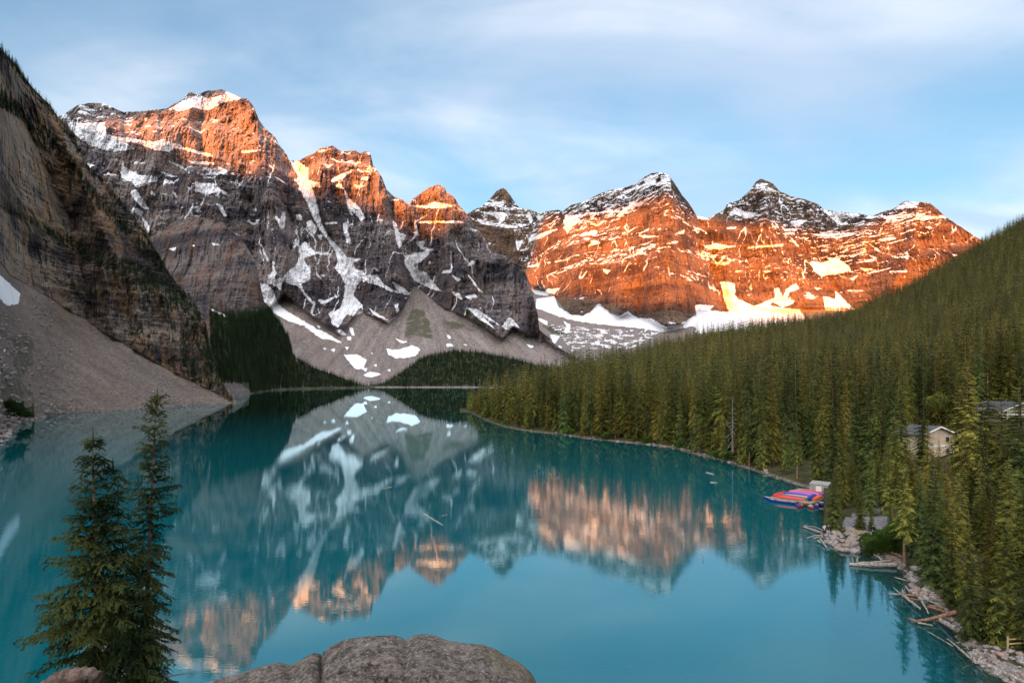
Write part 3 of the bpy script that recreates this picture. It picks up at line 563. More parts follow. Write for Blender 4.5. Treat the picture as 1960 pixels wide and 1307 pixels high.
SC = Sheet(px, topC, np.full(len(px), 700.0), np.full(len(px), 1900.0), 240, cotC, dispC)
XC, YC, ZC = SC.pts()
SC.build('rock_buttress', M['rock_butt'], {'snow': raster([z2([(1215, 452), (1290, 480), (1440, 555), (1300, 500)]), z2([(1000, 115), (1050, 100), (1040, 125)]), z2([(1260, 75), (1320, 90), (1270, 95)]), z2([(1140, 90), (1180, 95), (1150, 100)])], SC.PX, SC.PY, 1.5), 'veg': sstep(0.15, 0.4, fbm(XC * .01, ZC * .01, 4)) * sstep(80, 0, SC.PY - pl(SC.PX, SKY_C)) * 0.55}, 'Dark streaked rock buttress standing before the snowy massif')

# --- left forested slope and shore -------------------------------------
px = np.arange(402, 741, 3.0)
TOP_L = [(345, 600), (395, 590), (430, 600), (470, 600), (500, 590), (517, 585), (535, 612), (552, 640), (562, 676), (600, 698), (640, 712), (690, 731), (740, 738)]
BOT_L = [(345, 772), (400, 768), (440, 764), (482, 753), (520, 747), (560, 745), (620, 743.5), (740, 741)]
botL = pl(px, BOT_L)
def cotL(PX, PY, D, Z, it): return 1.25 + 2.2 * sstep(0.25, 0.0, (pl(PX, BOT_L) - PY) / 150) + 0.3 * fbm(PX * .03, PY * .03, 3)
SL = Sheet(px, pl(px, TOP_L) + 6, botL, shore_D(botL), 90, cotL, lambda PX, PY, D, Z: 10 * fbm(PX * .06, PY * .06, 4) * sstep(0, 20, pl(PX, BOT_L) - PY))
SL.build('hillside', M['rock_butt'], {'veg': 1.0 - raster([[(380, 726), (430, 724), (465, 737), (486, 753), (440, 770), (380, 775)]], SL.PX, SL.PY, 3), 'scree': np.ones(SL.PX.shape), }, 'Steep hillside under dark forest at the head of the lake')
# --- knoll at the lake head ---------------------------------------------
px = np.arange(690, 1260, 4.0)
TOP_K = [(690, 740), (735, 734), (770, 712), (800, 690), (830, 678), (870, 672), (920, 675), (960, 682), (1000, 692), (1040, 702), (1100, 706), (1180, 710), (1260, 715)]
botK = np.full(len(px), 741.2)
SK = Sheet(px, pl(px, TOP_K), botK, shore_D(botK), 50, lambda PX, PY, D, Z, it: 2.6 + 1.5 * sstep(735, 741, PY) + 0 * PX)
SK.build('wooded_knoll', M['rock_butt'], {'veg': sstep(741, 738, SK.PY) * 0.9, 'scree': np.ones(SK.PX.shape)}, 'Low wooded knoll on the far shore of the lake')

# --- left cliff and scree cone ------------------------------------------
SKY_A = [(-160, -60), (-60, 30), (0, 92), (31, 124), (61, 167), (95, 201), (116, 231), (132, 250), (147, 277), (171, 320), (196, 341), (211, 360), (239, 393), (266, 427), (280, 448), (308, 494), (328, 529), (353, 558), (375, 584), (392, 612), (399, 650), (408, 690), (420, 722), (443, 760), (452, 766)]
SCR_A = [(-160, 440), (0, 500), (19, 527), (58, 546), (128, 591), (193, 633), (257, 671), (321, 707), (386, 739), (443, 768), (452, 772)]
BOT_A = [(-160, 860), (-60, 868), (0, 845), (12, 832), (24, 812), (64, 803), (116, 791), (190, 787), (257, 784), (334, 777), (443, 771), (452, 770.5)]
px = np.arange(-160, 452, 1.15); botA = HY + EYE * F / smooth1(shore_D(pl(px, BOT_A)), 34)
SCR_AS = list(zip(_ax - 400, smooth1(pl(_ax - 400, SCR_A), 22)))
topA = np.minimum(pl(px, SKY_A) + 1.8 * fbm(px * .15, px * 0 + 5.3, 4, 0.6), botA - 1.5)
def cotA(PX, PY, D, Z, it):
    s = sstep(-3, 3, PY + 3 * fbm(PX * .04, PY * .04, 3) - pl(PX, SCR_A)); X = (PX - CX) / F * D
    led = sstep(0.0, 0.28, fbm(X * .004, (Z + 0.22 * X) / 34.0, 5, .62))
    band = sstep(30, 0, np.abs(PY - (450 + (PX - 100) * 0.52)))      # wooded ledge across the face
    rock = 0.30 + 0.55 * led + 0.9 * band
    return rock * (1 - s) + s / (0.66 * np.clip((980 - PX) / F, .42, 1) + .05)
RIA = [([(150, 470), (170, 620)], 14, 10), ([(240, 520), (250, 640)], 12, 9), ([(310, 560), (330, 680)], -14, 10), ([(60, 480), (80, 540)], 16, 14), ([(200, 500), (215, 640)], -12, 9), ([(120, 250), (230, 520)], -25, 22), ([(30, 200), (140, 440)], 20, 14)]
def dispA(PX, PY, D, Z):
    s = sstep(-3, 4, PY - pl(PX, SCR_A)); X = (PX - CX) / F * D
    q = sstep(0, 25, pl(PX, BOT_A) - PY)
    fl = fbm(X * 0.085, Z * 0.014, 6, 0.7, True); st = fbm(X * .006, (Z + .22 * X) * .16, 5, .65); gen = fbm(X * 0.02, Z * 0.02 + 9, 6, 0.6)
    return q * ((1 - s) * (folds(RIA, PX, PY) - 8 * fl + 12 * gen + 3.4 * st) + s * (3.5 * gen + 1.0 * fbm(X * .25, D * .25, 5, .7)))
SA = Sheet(px, topA, botA, shore_D(botA), 470, cotA, dispA)
XA, YA, ZA = SA.pts()
scrA = sstep(-3, 3, SA.PY + 3 * fbm(SA.PX * .04, SA.PY * .04, 3) - pl(SA.PX, SCR_A))
vegA = raster([z2([(80, 600), (200, 640), (200, 800), (120, 900), (60, 800)]), z2([(0, 800), (120, 880), (200, 960), (150, 1080), (0, 1150)]), z2([(300, 1050), (500, 1060), (520, 1085), (380, 1090)]), z2([(1330, 860), (1500, 940), (1450, 960), (1380, 900)])], SA.PX, SA.PY, 12, .05) * 0.55
bandA = sstep(34, 6, np.abs(SA.PY - (450 + (SA.PX - 100) * 0.52))) * (SA.PX > 60)
band2 = sstep(22, 4, np.abs(SA.PY - pl(SA.PX, [(-160, 60), (0, 185), (60, 220), (116, 285), (170, 360), (230, 420), (300, 500)])))
vegA = np.maximum.reduce([vegA, bandA * 0.5, band2 * 0.42])
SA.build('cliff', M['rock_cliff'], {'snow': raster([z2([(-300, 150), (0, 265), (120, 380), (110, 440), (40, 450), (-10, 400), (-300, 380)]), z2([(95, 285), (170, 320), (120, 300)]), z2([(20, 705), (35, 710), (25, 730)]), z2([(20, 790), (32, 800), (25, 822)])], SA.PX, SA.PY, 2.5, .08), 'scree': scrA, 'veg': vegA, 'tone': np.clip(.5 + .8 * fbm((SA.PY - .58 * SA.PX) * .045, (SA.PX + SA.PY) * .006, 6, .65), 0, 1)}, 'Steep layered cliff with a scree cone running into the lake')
# ------------------------------------------------------------------ right-hand shore and hill
SHORE_R = [(901, 788), (906, 792), (932, 805), (967, 817), (1012, 825), (1071, 831), (1123, 839), (1192, 846), (1244, 851), (1296, 858), (1331, 869), (1383, 881), (1428, 895), (1470, 909), (1522, 926), (1554, 936), (1566, 948), (1576, 960), (1577.5, 1027), (1587, 1042), (1620, 1053), (1652, 1054), (1677, 1063), (1717, 1078), (1734, 1098), (1743, 1122), (1770, 1138), (1804, 1163), (1825, 1203), (1835, 1220), (1855, 1236), (1866, 1250), (1896, 1277), (1947, 1306), (2100, 1370), (2500, 1500), (3400, 1800)]
def Ds(px): return shore_D(pl(px, SHORE_R))
CREST = [(901, 445, .5), (950, 430, 1.5), (1000, 400, 3), (1036, 410, 6), (1074, 440, 10), (1149, 600, 26), (1217, 750, 44), (1308, 900, 68), (1435, 1000, 93), (1561, 1150, 120), (1640, 1200, 140), (1735, 1300, 195), (1789, 1330, 232), (1865, 1400, 292), (1960, 1500, 378), (2200, 1600, 560), (2700, 1600, 760), (3400, 1600, 800)]
def Dc(px): return pl(px, [(a, b) for a, b, c in CREST])
def landz(px, D):
    px = np.asarray(px, float); D = np.asarray(D, float)
    d0 = Ds(px); s = D - d0; zc = pl(px, [(a, c) for a, b, c in CREST]); L = np.maximum(Dc(px) - d0, 30)
    X = (px - CX) / F * D
    t = s / L
    bank = 1.1 * (1 - np.exp(-np.maximum(s, 0) / 5.0)) + 0.006 * np.clip(s, 0, 60)
    hill = np.clip(zc - 1.4, 0, None) * np.clip(t, 0, 1) ** 1.55
    z = bank + hill + np.where(t > 1, -0.12 * (D - Dc(px)), 0)
    z = z + 3.0 * fbm(X * .012, D * .012, 4) * np.clip(s / 120, 0, 1) + 0.22 * fbm(X * .3, D * .3, 3) * np.clip(s / 6, 0, 1)
    under = -np.clip(-s, 0, None) * 0.16 - 0.02 + 0.10 * fbm(X * .7, D * .7, 3)
    return np.where(s >= 0, z, np.maximum(under, -5.5))
px = np.concatenate([np.arange(880, 1540, 3.0), np.arange(1540, 1970, 1.2), np.arange(1970, 3400, 10.0)])
q = np.concatenate([np.linspace(-1, 0, 34, endpoint=False), np.linspace(0, 1, 170) ** 2.0])[:, None]
d0 = Ds(px)[None]; Dg = np.where(q < 0, d0 + q * np.minimum(d0 * .45, 32.0), d0 + q * (2400 - d0))
PXg = np.broadcast_to(px, Dg.shape)
Zg = landz(PXg, Dg); Xg = (PXg - CX) / F * Dg
V = np.stack([Xg, Dg, Zg], -1)
me = mesh_from('shore_land', V.reshape(-1, 3), gridfaces(*Dg.shape), [M['ground']], smooth=True)
def screen(px_, D_, z_): return HY - (z_ - EYE) / D_ * F
PYg = screen(PXg, Dg, Zg); s_ = Dg - d0
bank = np.clip(1 - np.abs(s_ - 1.0) / np.where(PXg > 1540, 4.0, 4.0), 0, 1) * 0.5
bank = np.where(s_ < 0, 0.62, bank)
pathm = inpoly([(1618, 988), (1640, 978), (1680, 966), (1720, 968), (1740, 1000), (1725, 1030), (1700, 1033), (1640, 1024), (1610, 1008)], PXg, PYg)
add_attr(me, 'bank', bank); add_attr(me, 'path', pathm.astype(float))
shore_land = tag(obj('shore_land', me), 'Wooded right-hand shore rising to a forested hill', None, None, 'structure')

# ------------------------------------------------------------------ water, lake bed, ground beyond
pxw = np.concatenate([np.linspace(-6000, -200, 30, endpoint=False), np.arange(-200, 880, 30.0), np.arange(880, 2100, 3.0), np.linspace(2100, 9000, 40)])
Dw = 2.0 * (4600 / 2.0) ** (np.linspace(0, 1, 220))
PXw, DW = np.meshgrid(pxw, Dw)
me = mesh_from('lake', np.stack([(PXw - CX) / F * DW, DW, 0 * DW], -1).reshape(-1, 3), gridfaces(*DW.shape), [M['water']], smooth=True)
_sx = np.arange(880, 2200.0); _ss = smooth1(Ds(_sx), 28)
sh = np.where(PXw > 895, np.exp(-np.clip(np.interp(PXw, _sx, _ss) - DW, 0, None) / np.interp(PXw, [895, 1500, 1600, 1950], [1.8, 4.0, 16.0, 12.0])), 0) * 0.92
add_attr(me, 'shallow', np.clip(sh, 0, 0.9))
tag(obj('lake', me), 'Turquoise glacial lake mirroring the peaks', None, None, 'structure')
g = [-14000, -6000, -2500, -1000, -300, 0, 300, 1000, 2500, 6000, 14000]
GX, GY = np.meshgrid(np.array(g, float), np.array(g, float) + 2000)
tag(obj('ground', mesh_from('ground', np.stack([GX, GY, np.full(GX.shape, -9.0)], -1).reshape(-1, 3), gridfaces(*GX.shape), [M['lakebed']])), 'Valley floor beneath the lake', None, None, 'structure')

# ------------------------------------------------------------------ rock pile below the camera
n = 90
gx, gy = np.meshgrid(np.linspace(-45, 36, n), np.linspace(-60, 46, n))
r = np.hypot(gx * 0.8, (gy + 6) * 0.5)
gz = 17.2 - 0.34 * np.clip(r - 9.0, 0, None) * 2.1 + 1.2 * fbm(gx * .2, gy * .2, 4)
gz = np.minimum(gz, 15.6 - 0.42 * np.clip(gy, 0, None) + 0.5 * fbm(gx * .3, gy * .3, 3)); gz = np.maximum(gz, -8)
me = mesh_from('rock_pile', np.stack([gx, gy, gz], -1).reshape(-1, 3), gridfaces(n, n), [M['ground']], smooth=True)
add_attr(me, 'bank', np.full(n * n, 0.5)); add_attr(me, 'path', np.zeros(n * n))
tag(obj('rock_pile', me), 'Steep rocky mound under the viewpoint', None, None, 'structure')

# ------------------------------------------------------------------ unseen crest behind the viewpoint, shaped to throw the shadow on the lower faces
YC = -9000.0
def cast(sheet, pts, zadd=0.0):
    out = []
    for a, b in pts:
        X, Y, Z = sheet.at(a, b); t = (Y - YC) / -SUN.y
        out.append((X + SUN.x * t, Z + SUN.z * t + zadd))
    return out
lowB = z1([(600, 560), (700, 600), (780, 640), (900, 690), (1050, 745), (1330, 792), (1420, 822), (1540, 862), (1634, 880)]) + z3([(60, 255), (130, 268), (190, 250), (300, 300), (430, 385), (520, 372), (600, 400), (700, 415), (830, 525), (850, 528), (930, 570), (1000, 590), (1100, 600), (1230, 640), (1330, 670), (1400, 740), (1480, 800), (1560, 810)])
lowF = z5([(350, 760), (440, 800), (620, 850), (760, 860), (880, 865), (1000, 895), (1200, 930), (1400, 945), (1500, 900), (1680, 970)]) + z6([(300, 985), (600, 1000), (900, 960), (1200, 850)])
upB = z1([(400, 660), (690, 640), (745, 530), (1040, 500), (1300, 490), (1500, 435), (1600, 440)]) + z3([(430, 80), (520, 60), (750, 90), (850, 330), (1000, 440)])
upF = z5([(0, 330), (250, 430), (420, 450), (640, 420), (760, 430), (900, 400), (1050, 370), (1150, 345), (1350, 345), (1470, 390), (1600, 430)]) + z6([(200, 450), (450, 440), (560, 480), (700, 490), (900, 490), (1100, 430), (1250, 330), (1450, 300), (1650, 300)])
def envelope(pts, xs, k):
    p = np.array(pts); o = np.argsort(p[:, 0]); p = p[o]; z = np.interp(xs, p[:, 0], p[:, 1])
    kern = np.ones(k) / k; zp = np.pad(z, k, mode='edge'); return np.convolve(zp, kern, 'same')[k:-k]
xs = np.arange(-9500, 5200, 50.0)
XSW = cast(SF, [(1000, 480)])[0][0]
def joined(cb, cf_, k, sw=0.0):
    out = []
    for c_ in (cb, cf_):
        u = np.array(c_); u = u[np.argsort(u[:, 0])]; out.append(np.interp(xs, u[:, 0], u[:, 1]))
    m_ = sstep(XSW + sw - 60, XSW + sw + 60, xs); return smooth1(out[0] * (1 - m_) + out[1] * m_, k)
lowz = joined(cast(SB, lowB), cast(SF, lowF), 2, 330.0)
lowz = lowz + 10 * fbm(xs * .004, xs * 0 + 2, 4)
prof = np.array([(-2600, -1), (-1500, -0.55), (-700, -0.22), (-250, -0.05), (0, 0), (200, -0.05), (700, -0.25), (1600, -0.6), (2600, -1)])
GXc, T = np.meshgrid(xs, np.linspace(-2600, 2600, 45))
top = np.broadcast_to(lowz, GXc.shape); k = np.interp(T, prof[:, 0], prof[:, 1])
Zc = top * (1 + k) + k * 60 + 40 * fbm(GXc * .003, T * .003, 4) * np.clip(np.abs(T) / 400, 0, 1)
me = mesh_from('ridge', np.stack([GXc, YC - T, Zc], -1).reshape(-1, 3), gridfaces(*GXc.shape), [M['rock_butt']], smooth=True)
add_attr(me, 'snow', np.zeros(GXc.size)); add_attr(me, 'scree', np.ones(GXc.size)); add_attr(me, 'veg', np.full(GXc.size, .5)); add_attr(me, 'tone', np.full(GXc.size, .5))
tag(obj('ridge', me), 'Long unseen crest behind the viewpoint, shaped to shade the lower mountain faces', None, None, 'structure')
# --- unseen cloud bank, its lower edge shaped to shade the upper faces -----------------------------------------
def cloud_mat():
    m, t = mat('cloud'); oc = t.n('ShaderNodeTexCoord').outputs['Object']
    n_ = t.noise(oc, 0.0022, 7, 0.6, 0.4)
    d = t.n('ShaderNodeBsdfDiffuse', ins={'Color': (0.85, 0.85, 0.87, 1)}); tr = t.n('ShaderNodeBsdfTransparent')
    edge = t.ramp(t.attr('edge'), 0.0, 1.0)
    k_ = t.ramp(t.math('MULTIPLY_ADD', edge, 0.55, t.math('MULTIPLY', n_, 0.9)), 0.45, 0.85, 0.0, 0.93)
    t.n('ShaderNodeOutputMaterial', ins={0: t.n('ShaderNodeMixShader', ins={0: k_, 1: tr, 2: d})}); return m
upz = joined(cast(SB, upB), cast(SF, upF), 3, 100.0)
vv = np.linspace(0, 1, 26)
GXd, Vd = np.meshgrid(xs, vv)
thick = 150 * np.sin(np.pi * Vd) ** 0.6
Zd = np.broadcast_to(upz, GXd.shape) + Vd * 900 + 30 * fbm(xs * .003, xs * 0, 4)
bul = thick * (1 + 0.8 * fbm(GXd * .004, Zd * .004, 4))
ed = np.clip(Vd / 0.10, 0, 1) * np.clip((1 - Vd) / 0.2, 0, 1) * np.clip(1 - (xs - (-1200)) / 2500, 0.25, 1)
Vf = np.concatenate([np.stack([GXd, YC + 0 * GXd + bul, Zd], -1), np.stack([GXd, YC - 60 - bul, Zd], -1)[::-1]])
me = mesh_from('shade_cloud', Vf.reshape(-1, 3), gridfaces(52, len(xs)), [cloud_mat()], smooth=True)
add_attr(me, 'edge', np.concatenate([ed, ed[::-1]]))
tag(obj('shade_cloud', me), 'Unseen grey cloud bank behind the viewpoint, shaped to shade the upper mountain faces', None, None, 'stuff')
print('XSW', XSW); print('LOWZ', lowz.min(), lowz.max(), 'UP', upz.min(), upz.max(), 'Zmax B', ZB.max(), 'F', ZF.max(), 'A', ZA.max(), YA.max())
# ------------------------------------------------------------------ conifers
def conifer(seed, H, R, nwh, nper, nseg, bare=0.08, top_up=0.5, width=0.30, shape=0.85, droop=0.35, twig=0, ragged=0.25):
    """crown of one spruce: whorls of drooping branches, each a feathered spray of small faces; returns vertices, triangles"""
    r = random.Random(seed); V = []; T = []
    def spray(p, d, L, w, n, dr):
        """feathered strip from p along d"""
        up = Vector((0, 0, 1)); sd_ = d.cross(up)
        if sd_.length < 1e-4: sd_ = Vector((1, 0, 0))
        sd_.normalize(); prev = p.copy()
        for i in range(n):
            t0 = i / n; t1 = (i + 1) / n
            q = p + d * (L * t1) + up * (-dr * L * t1 * t1)
            wl = w * (0.35 + 1.3 * math.sin(math.pi * min(1, (t0 * .85 + .12))) ) * r.uniform(0.7, 1.25)
            fwd = (q - prev) * r.uniform(0.7, 1.5)
            for sg in (-1, 1):
                e = prev + fwd + sd_ * (sg * wl) - up * (wl * r.uniform(0.1, 0.75))
                b = len(V); V.extend((prev, q, e)); T.append((b, b + 1, b + 2))
            prev = q
        return prev
    for k in range(nwh):
        t = (k + r.uniform(-.3, .3)) / nwh            # 0 = lowest, 1 = tip
        t = min(max(t, 0), 0.995); z = H * (bare + (1 - bare) * t)
        prof = (1 - t) ** shape * (0.55 + 0.45 * min(1, (t + .12) * 5)) + 0.02
        for j in range(nper if t < .85 else max(3, nper - 2)):
            if r.random() < ragged * 0.4: continue
            a = 2 * math.pi * (j / nper) + r.uniform(-.5, .5) + k * 1.7
            L = R * prof * r.uniform(1 - ragged * 1.3, 1 + ragged)
            if L < 0.05: L = 0.05
            el = -0.42 + 1.05 * t ** 1.6 * top_up * 2 + r.uniform(-.12, .12)
            d = Vector((math.cos(a) * math.cos(el), math.sin(a) * math.cos(el), math.sin(el)))
            p = Vector((0, 0, z + r.uniform(-.1, .1) * H / nwh))
            if not twig:
                spray(p, d, L, width * L * 0.62 + 0.03 * H / 20, nseg, droop * (1 - t))
            else:
                spray(p, d, L * .9, 0.085 * L, 9, droop * (1 - t * .8))
                nt = max(3, int(L / twig)); dr = droop * (1 - t * .8)
                sd_ = d.cross(Vector((0, 0, 1))).normalized()
                for m in range(1, nt + 1):
                    u = m / nt; c = p + d * (L * u) + Vector((0, 0, -dr * L * u * u + 0.06 * L * u ** 4))
                    if u < 0.18: continue
                    tl = twig * (1.5 + 3.2 * (1 - u) * min(1, L)) * r.uniform(.6, 1.2)
                    for sg in (-1, 1):
                        dd = (d * r.uniform(.5, 1.1) + sd_ * sg * r.uniform(.5, 1.1) + Vector((0, 0, -r.uniform(0.0, .8)))).normalized()
                        spray(c, dd, tl, 0.027, 3, 0.3)
                spray(p + d * (L * .86) + Vector((0, 0, -dr * L * .74)), (d + Vector((0, 0, -dr * .9))).normalized(), L * .2, 0.035, 5, -.1)
    V = np.array([tuple(v) for v in V]); V[:, 2] = np.minimum(V[:, 2], H * 1.0)
    # leader
    b = len(V); V = np.concatenate([V, [(0.03, 0, H * .97), (-.03, 0, H * .97), (0, 0, H * 1.015)]]); T.append((b, b + 1, b + 2))
    return V, np.array(T)
def trunk_mb(H, r0, bend=0.0, n=6, dead=0, seed=0, z0=-0.6):
    r = random.Random(seed); mb = MB(); ks = 9
    P = [(bend * math.sin(k / ks * 3) * .5, bend * math.cos(k / ks * 2.2) * .3 - bend * .3, z0 + (H * .985 - z0) * k / ks) for k in range(ks + 1)]
    mb.tube(P, [r0 * (1 - .93 * (k / ks) ** .9) for k in range(ks + 1)], n)
    for i in range(dead):
        z = H * r.uniform(.08, .5); a = r.uniform(0, 6.28); L = r.uniform(.5, 1.5)
        mb.tube([(0, 0, z), (math.cos(a) * L, math.sin(a) * L, z - .2 * L)], [r0 * .16, r0 * .03], 3, cap=False)
    return mb
def join_me(name, VT, mb, mats):
    V, T = VT; tv = np.array(mb.v); q = [f for f in mb.f if len(f) == 4]; b = len(V)
    return mesh_from(name, np.concatenate([V, tv]), [T, np.array(q) + b], mats, [0] * len(T) + [1] * len(q))
NEAR = []     # (crown mesh, trunk mesh, height)
for k in range(7):
    H = 20.0; bare = (0.06, 0.05, 0.22, 0.08, 0.3, 0.05, 0.12)[k]; Rr = (2.1, 2.5, 1.9, 1.7, 1.9, 2.8, 2.2)[k]
    V_, T_ = conifer(50 + k, H, Rr, (46, 44, 40, 48, 36, 40, 44)[k], 9, 8, bare, width=.24, shape=(.72, .8, .6, .65, .55, .85, .7)[k], ragged=(.25, .3, .4, .25, .42, .28, .35)[k])
    NEAR.append((mesh_from('crown', V_, T_, [M['needles']]), trunk_mb(H, .24, .25, 7, (3, 3, 14, 4, 18, 3, 8)[k], k).mesh('trunk', M['bark'] if k not in (2, 4) else M['bark_pale']), H))
def rusty(me):
    c = me.copy(); c.materials.clear(); c.materials.append(M['needles_rust']); return c
MID = [join_me('mid_tree', conifer(90 + k, 20, (2.0, 2.3, 1.8, 2.1)[k], 26, 6, 3, (.1, .06, .2, .08)[k], shape=(.7, .8, .6, .75)[k], width=.36, ragged=.3), trunk_mb(20, .22, .2, 4), [M['needles'], M['bark']]) for k in range(4)]
FAR = [join_me('far_tree', conifer(130 + k, 20, (2.3, 2.7, 2.1)[k], 13, 5, 2, .03, width=.5, shape=.8, ragged=.25), trunk_mb(20, .2, .1, 3), [M['needles'], M['bark']]) for k in range(3)]
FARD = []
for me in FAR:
    c = me.copy(); c.materials.clear(); c.materials.append(M['needles_shade']); c.materials.append(M['bark']); FARD.append(c)
def forest(name, pts, scl, meshes, label):
    """ground cover of trees too many to count: one object that plants copies on scattered points"""
    pts = np.asarray(pts, np.float32); n = len(pts)
    me = bpy.data.meshes.new(name); me.vertices.add(n); me.vertices.foreach_set('co', pts.reshape(-1))
    add_attr(me, 'scl', scl); add_attr(me, 'rotz', rng.uniform(0, 6.28, n))
    a = me.attributes.new('var', 'INT', 'POINT'); a.data.foreach_set('value', rng.integers(0, len(meshes), n).astype(np.int32))
    o = obj(name, me); tag(o, label, None, None, 'stuff')
    ng = bpy.data.node_groups.new(name, 'GeometryNodeTree')
    ng.interface.new_socket('Geometry', in_out='INPUT', socket_type='NodeSocketGeometry'); ng.interface.new_socket('Geometry', in_out='OUTPUT', socket_type='NodeSocketGeometry')
    N, L = ng.nodes, ng.links
    gi = N.new('NodeGroupInput'); go = N.new('NodeGroupOutput'); gti = N.new('GeometryNodeGeometryToInstance')
    for m_ in reversed(meshes):
        src = bpy.data.objects.new(m_.name, m_)       # stays unlinked: only its mesh is read
        oi = N.new('GeometryNodeObjectInfo'); oi.inputs['Object'].default_value = src; oi.transform_space = 'ORIGINAL'
        L.new(oi.outputs['Geometry'], gti.inputs[0])
    iop = N.new('GeometryNodeInstanceOnPoints'); iop.inputs['Pick Instance'].default_value = True
    def na(nm, dt):
        a_ = N.new('GeometryNodeInputNamedAttribute'); a_.data_type = dt; a_.inputs['Name'].default_value = nm; return a_.outputs['Attribute']
    cmb = N.new('ShaderNodeCombineXYZ'); L.new(na('rotz', 'FLOAT'), cmb.inputs[2])
    L.new(gi.outputs[0], iop.inputs['Points']); L.new(gti.outputs[0], iop.inputs['Instance'])
    L.new(na('var', 'INT'), iop.inputs['Instance Index']); L.new(na('scl', 'FLOAT'), iop.inputs['Scale']); L.new(cmb.outputs[0], iop.inputs['Rotation'])
    L.new(iop.outputs[0], go.inputs[0])
    o.modifiers.new('plant', 'NODES').node_group = ng
    return o
def scatter_px(n, sheet, region, dens=None):
    """random points on a sheet, even per square metre, inside a region test on (px, py)"""
    X, Y, Z = sheet.pts(); P = np.stack([X, Y, Z], -1)
    a = np.linalg.norm(np.cross(P[1:, :-1] - P[:-1, :-1], P[:-1, 1:] - P[:-1, :-1]), axis=-1)
    cx_ = (sheet.PX[1:, :-1] + sheet.PX[:-1, 1:]) / 2; cy_ = (sheet.PY[1:, :-1] + sheet.PY[:-1, 1:]) / 2
    a = a * region(cx_, cy_)
    c = np.cumsum(a.reshape(-1)); k = np.searchsorted(c, rng.uniform(0, c[-1], n)); i, j = np.unravel_index(k, a.shape)
    u = rng.uniform(0, 1, (n, 1)); v = rng.uniform(0, 1, (n, 1))
    return P[i, j] * (1 - u) * (1 - v) + P[i + 1, j] * u * (1 - v) + P[i, j + 1] * (1 - u) * v + P[i + 1, j + 1] * u * v, c[-1]

# dark woods at the lake head, knoll and cliff ledges
p_, ar = scatter_px(9000, SL, lambda x, y: ((x > 400) & (y < pl(x, BOT_L) - 2.2) & ~((y > 733) & (x < 478))) * 1.0)
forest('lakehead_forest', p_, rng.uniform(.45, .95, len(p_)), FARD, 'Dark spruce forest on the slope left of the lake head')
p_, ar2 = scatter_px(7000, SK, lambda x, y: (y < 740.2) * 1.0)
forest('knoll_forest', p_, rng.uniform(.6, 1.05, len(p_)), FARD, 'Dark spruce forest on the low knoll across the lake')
def led_reg(x, y):
    a = np.abs(y - (448 + (x - 100) * 0.52)) < pl(x, [(60, 3), (150, 14), (250, 26), (330, 30), (400, 18)])
    b = np.abs(y - pl(x, [(0, 190), (60, 228), (116, 290), (170, 365), (230, 428), (300, 505)])) < pl(x, [(0, 14), (120, 18), (200, 12), (300, 16)])
    c = (y < pl(x, SKY_A) + 14); d = (x > 255) & (y > pl(x, SKY_A) + 60) & (y < pl(x, SCR_A) - 8) & (fbm(x * .04, y * .03, 3) > .1)
    e = (x > 345) & (y > 590) & (y < pl(x, SCR_A) - 4)
    w_ = a * 1.0 + b * 1.0 + c * 0.9 + d * .6 + e * 1.0
    return np.clip(w_, 0, 1) * (x > -10) * (y < pl(x, SCR_A))
p_, ar3 = scatter_px(3600, SA, led_reg)
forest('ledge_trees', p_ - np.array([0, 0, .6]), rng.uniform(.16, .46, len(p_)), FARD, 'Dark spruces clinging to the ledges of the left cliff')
print('areas', ar, ar2, ar3)
# hill forest: even planting in world space
def on_screen(px_, D_, z_): return HY - (z_ - EYE) / D_ * F
n = 120000
pxs = rng.uniform(895, 2120, n * 3); Dq = np.sqrt(rng.uniform(40 ** 2, 1750 ** 2, n * 3))
keep = (Dq > Ds(pxs) + 2.0) & (Dq < Dc(pxs) + 130)
pxs, Dq = pxs[keep], Dq[keep]
X_ = (pxs - CX) / F * Dq
cell = np.where(Dq < 280, 4.2, np.where(Dq < 600, 6.2, 9.0))
key = (np.floor(X_ / cell) * 100003 + np.floor(Dq / cell)).astype(np.int64) + (cell * 1e9).astype(np.int64)
_, idx = np.unique(key, return_index=True); rng.shuffle(idx)
pxs, Dq = pxs[idx], Dq[idx]; Zq = landz(pxs, Dq)
thin = fbm((pxs - CX) / F * Dq * .03, Dq * .03, 3)
Hq = 20 * (0.70 + 0.66 * rng.beta(1.1, 1.3, len(pxs)) + 0.2 * thin) * np.interp(Dq, [150, 300, 700, 1500], [1.0, 1.1, 1.2, 1.3])
Hq *= np.where(Dq - Ds(pxs) < 7, rng.uniform(.35, 1.0, len(pxs)), 1.0)
Hq *= np.interp(pxs, [900, 930, 1000], [.55, .8, 1.0])
Hq = np.where(pxs > 1540, np.minimum(Hq, np.interp(Dq, [40, 130, 200], [13, 20, 26])), Hq)
base = on_screen(pxs, Dq, Zq); topy = on_screen(pxs, Dq, Zq + Hq)
ok = np.ones(len(pxs), bool)
nearR = (pxs > 1530) & (Dq < 150) & (pxs < 2010)
ok &= ~nearR                                         # the near right bank is planted by hand
ok &= ~((pxs > 1735) & (pxs < 1812) & (Dq < 175) ) & ~((pxs > 1858) & (Dq < 190) & (pxs < 2010))
pxs, Dq, Zq, Hq = pxs[ok], Dq[ok], Zq[ok], Hq[ok]
X_ = (pxs - CX) / F * Dq
size = Hq / Dq * np.where(Dq - Ds(pxs) < 26, 1.35, 1.0) * np.where(pxs > 1970, 0.01, 1)
order = np.argsort(-size)
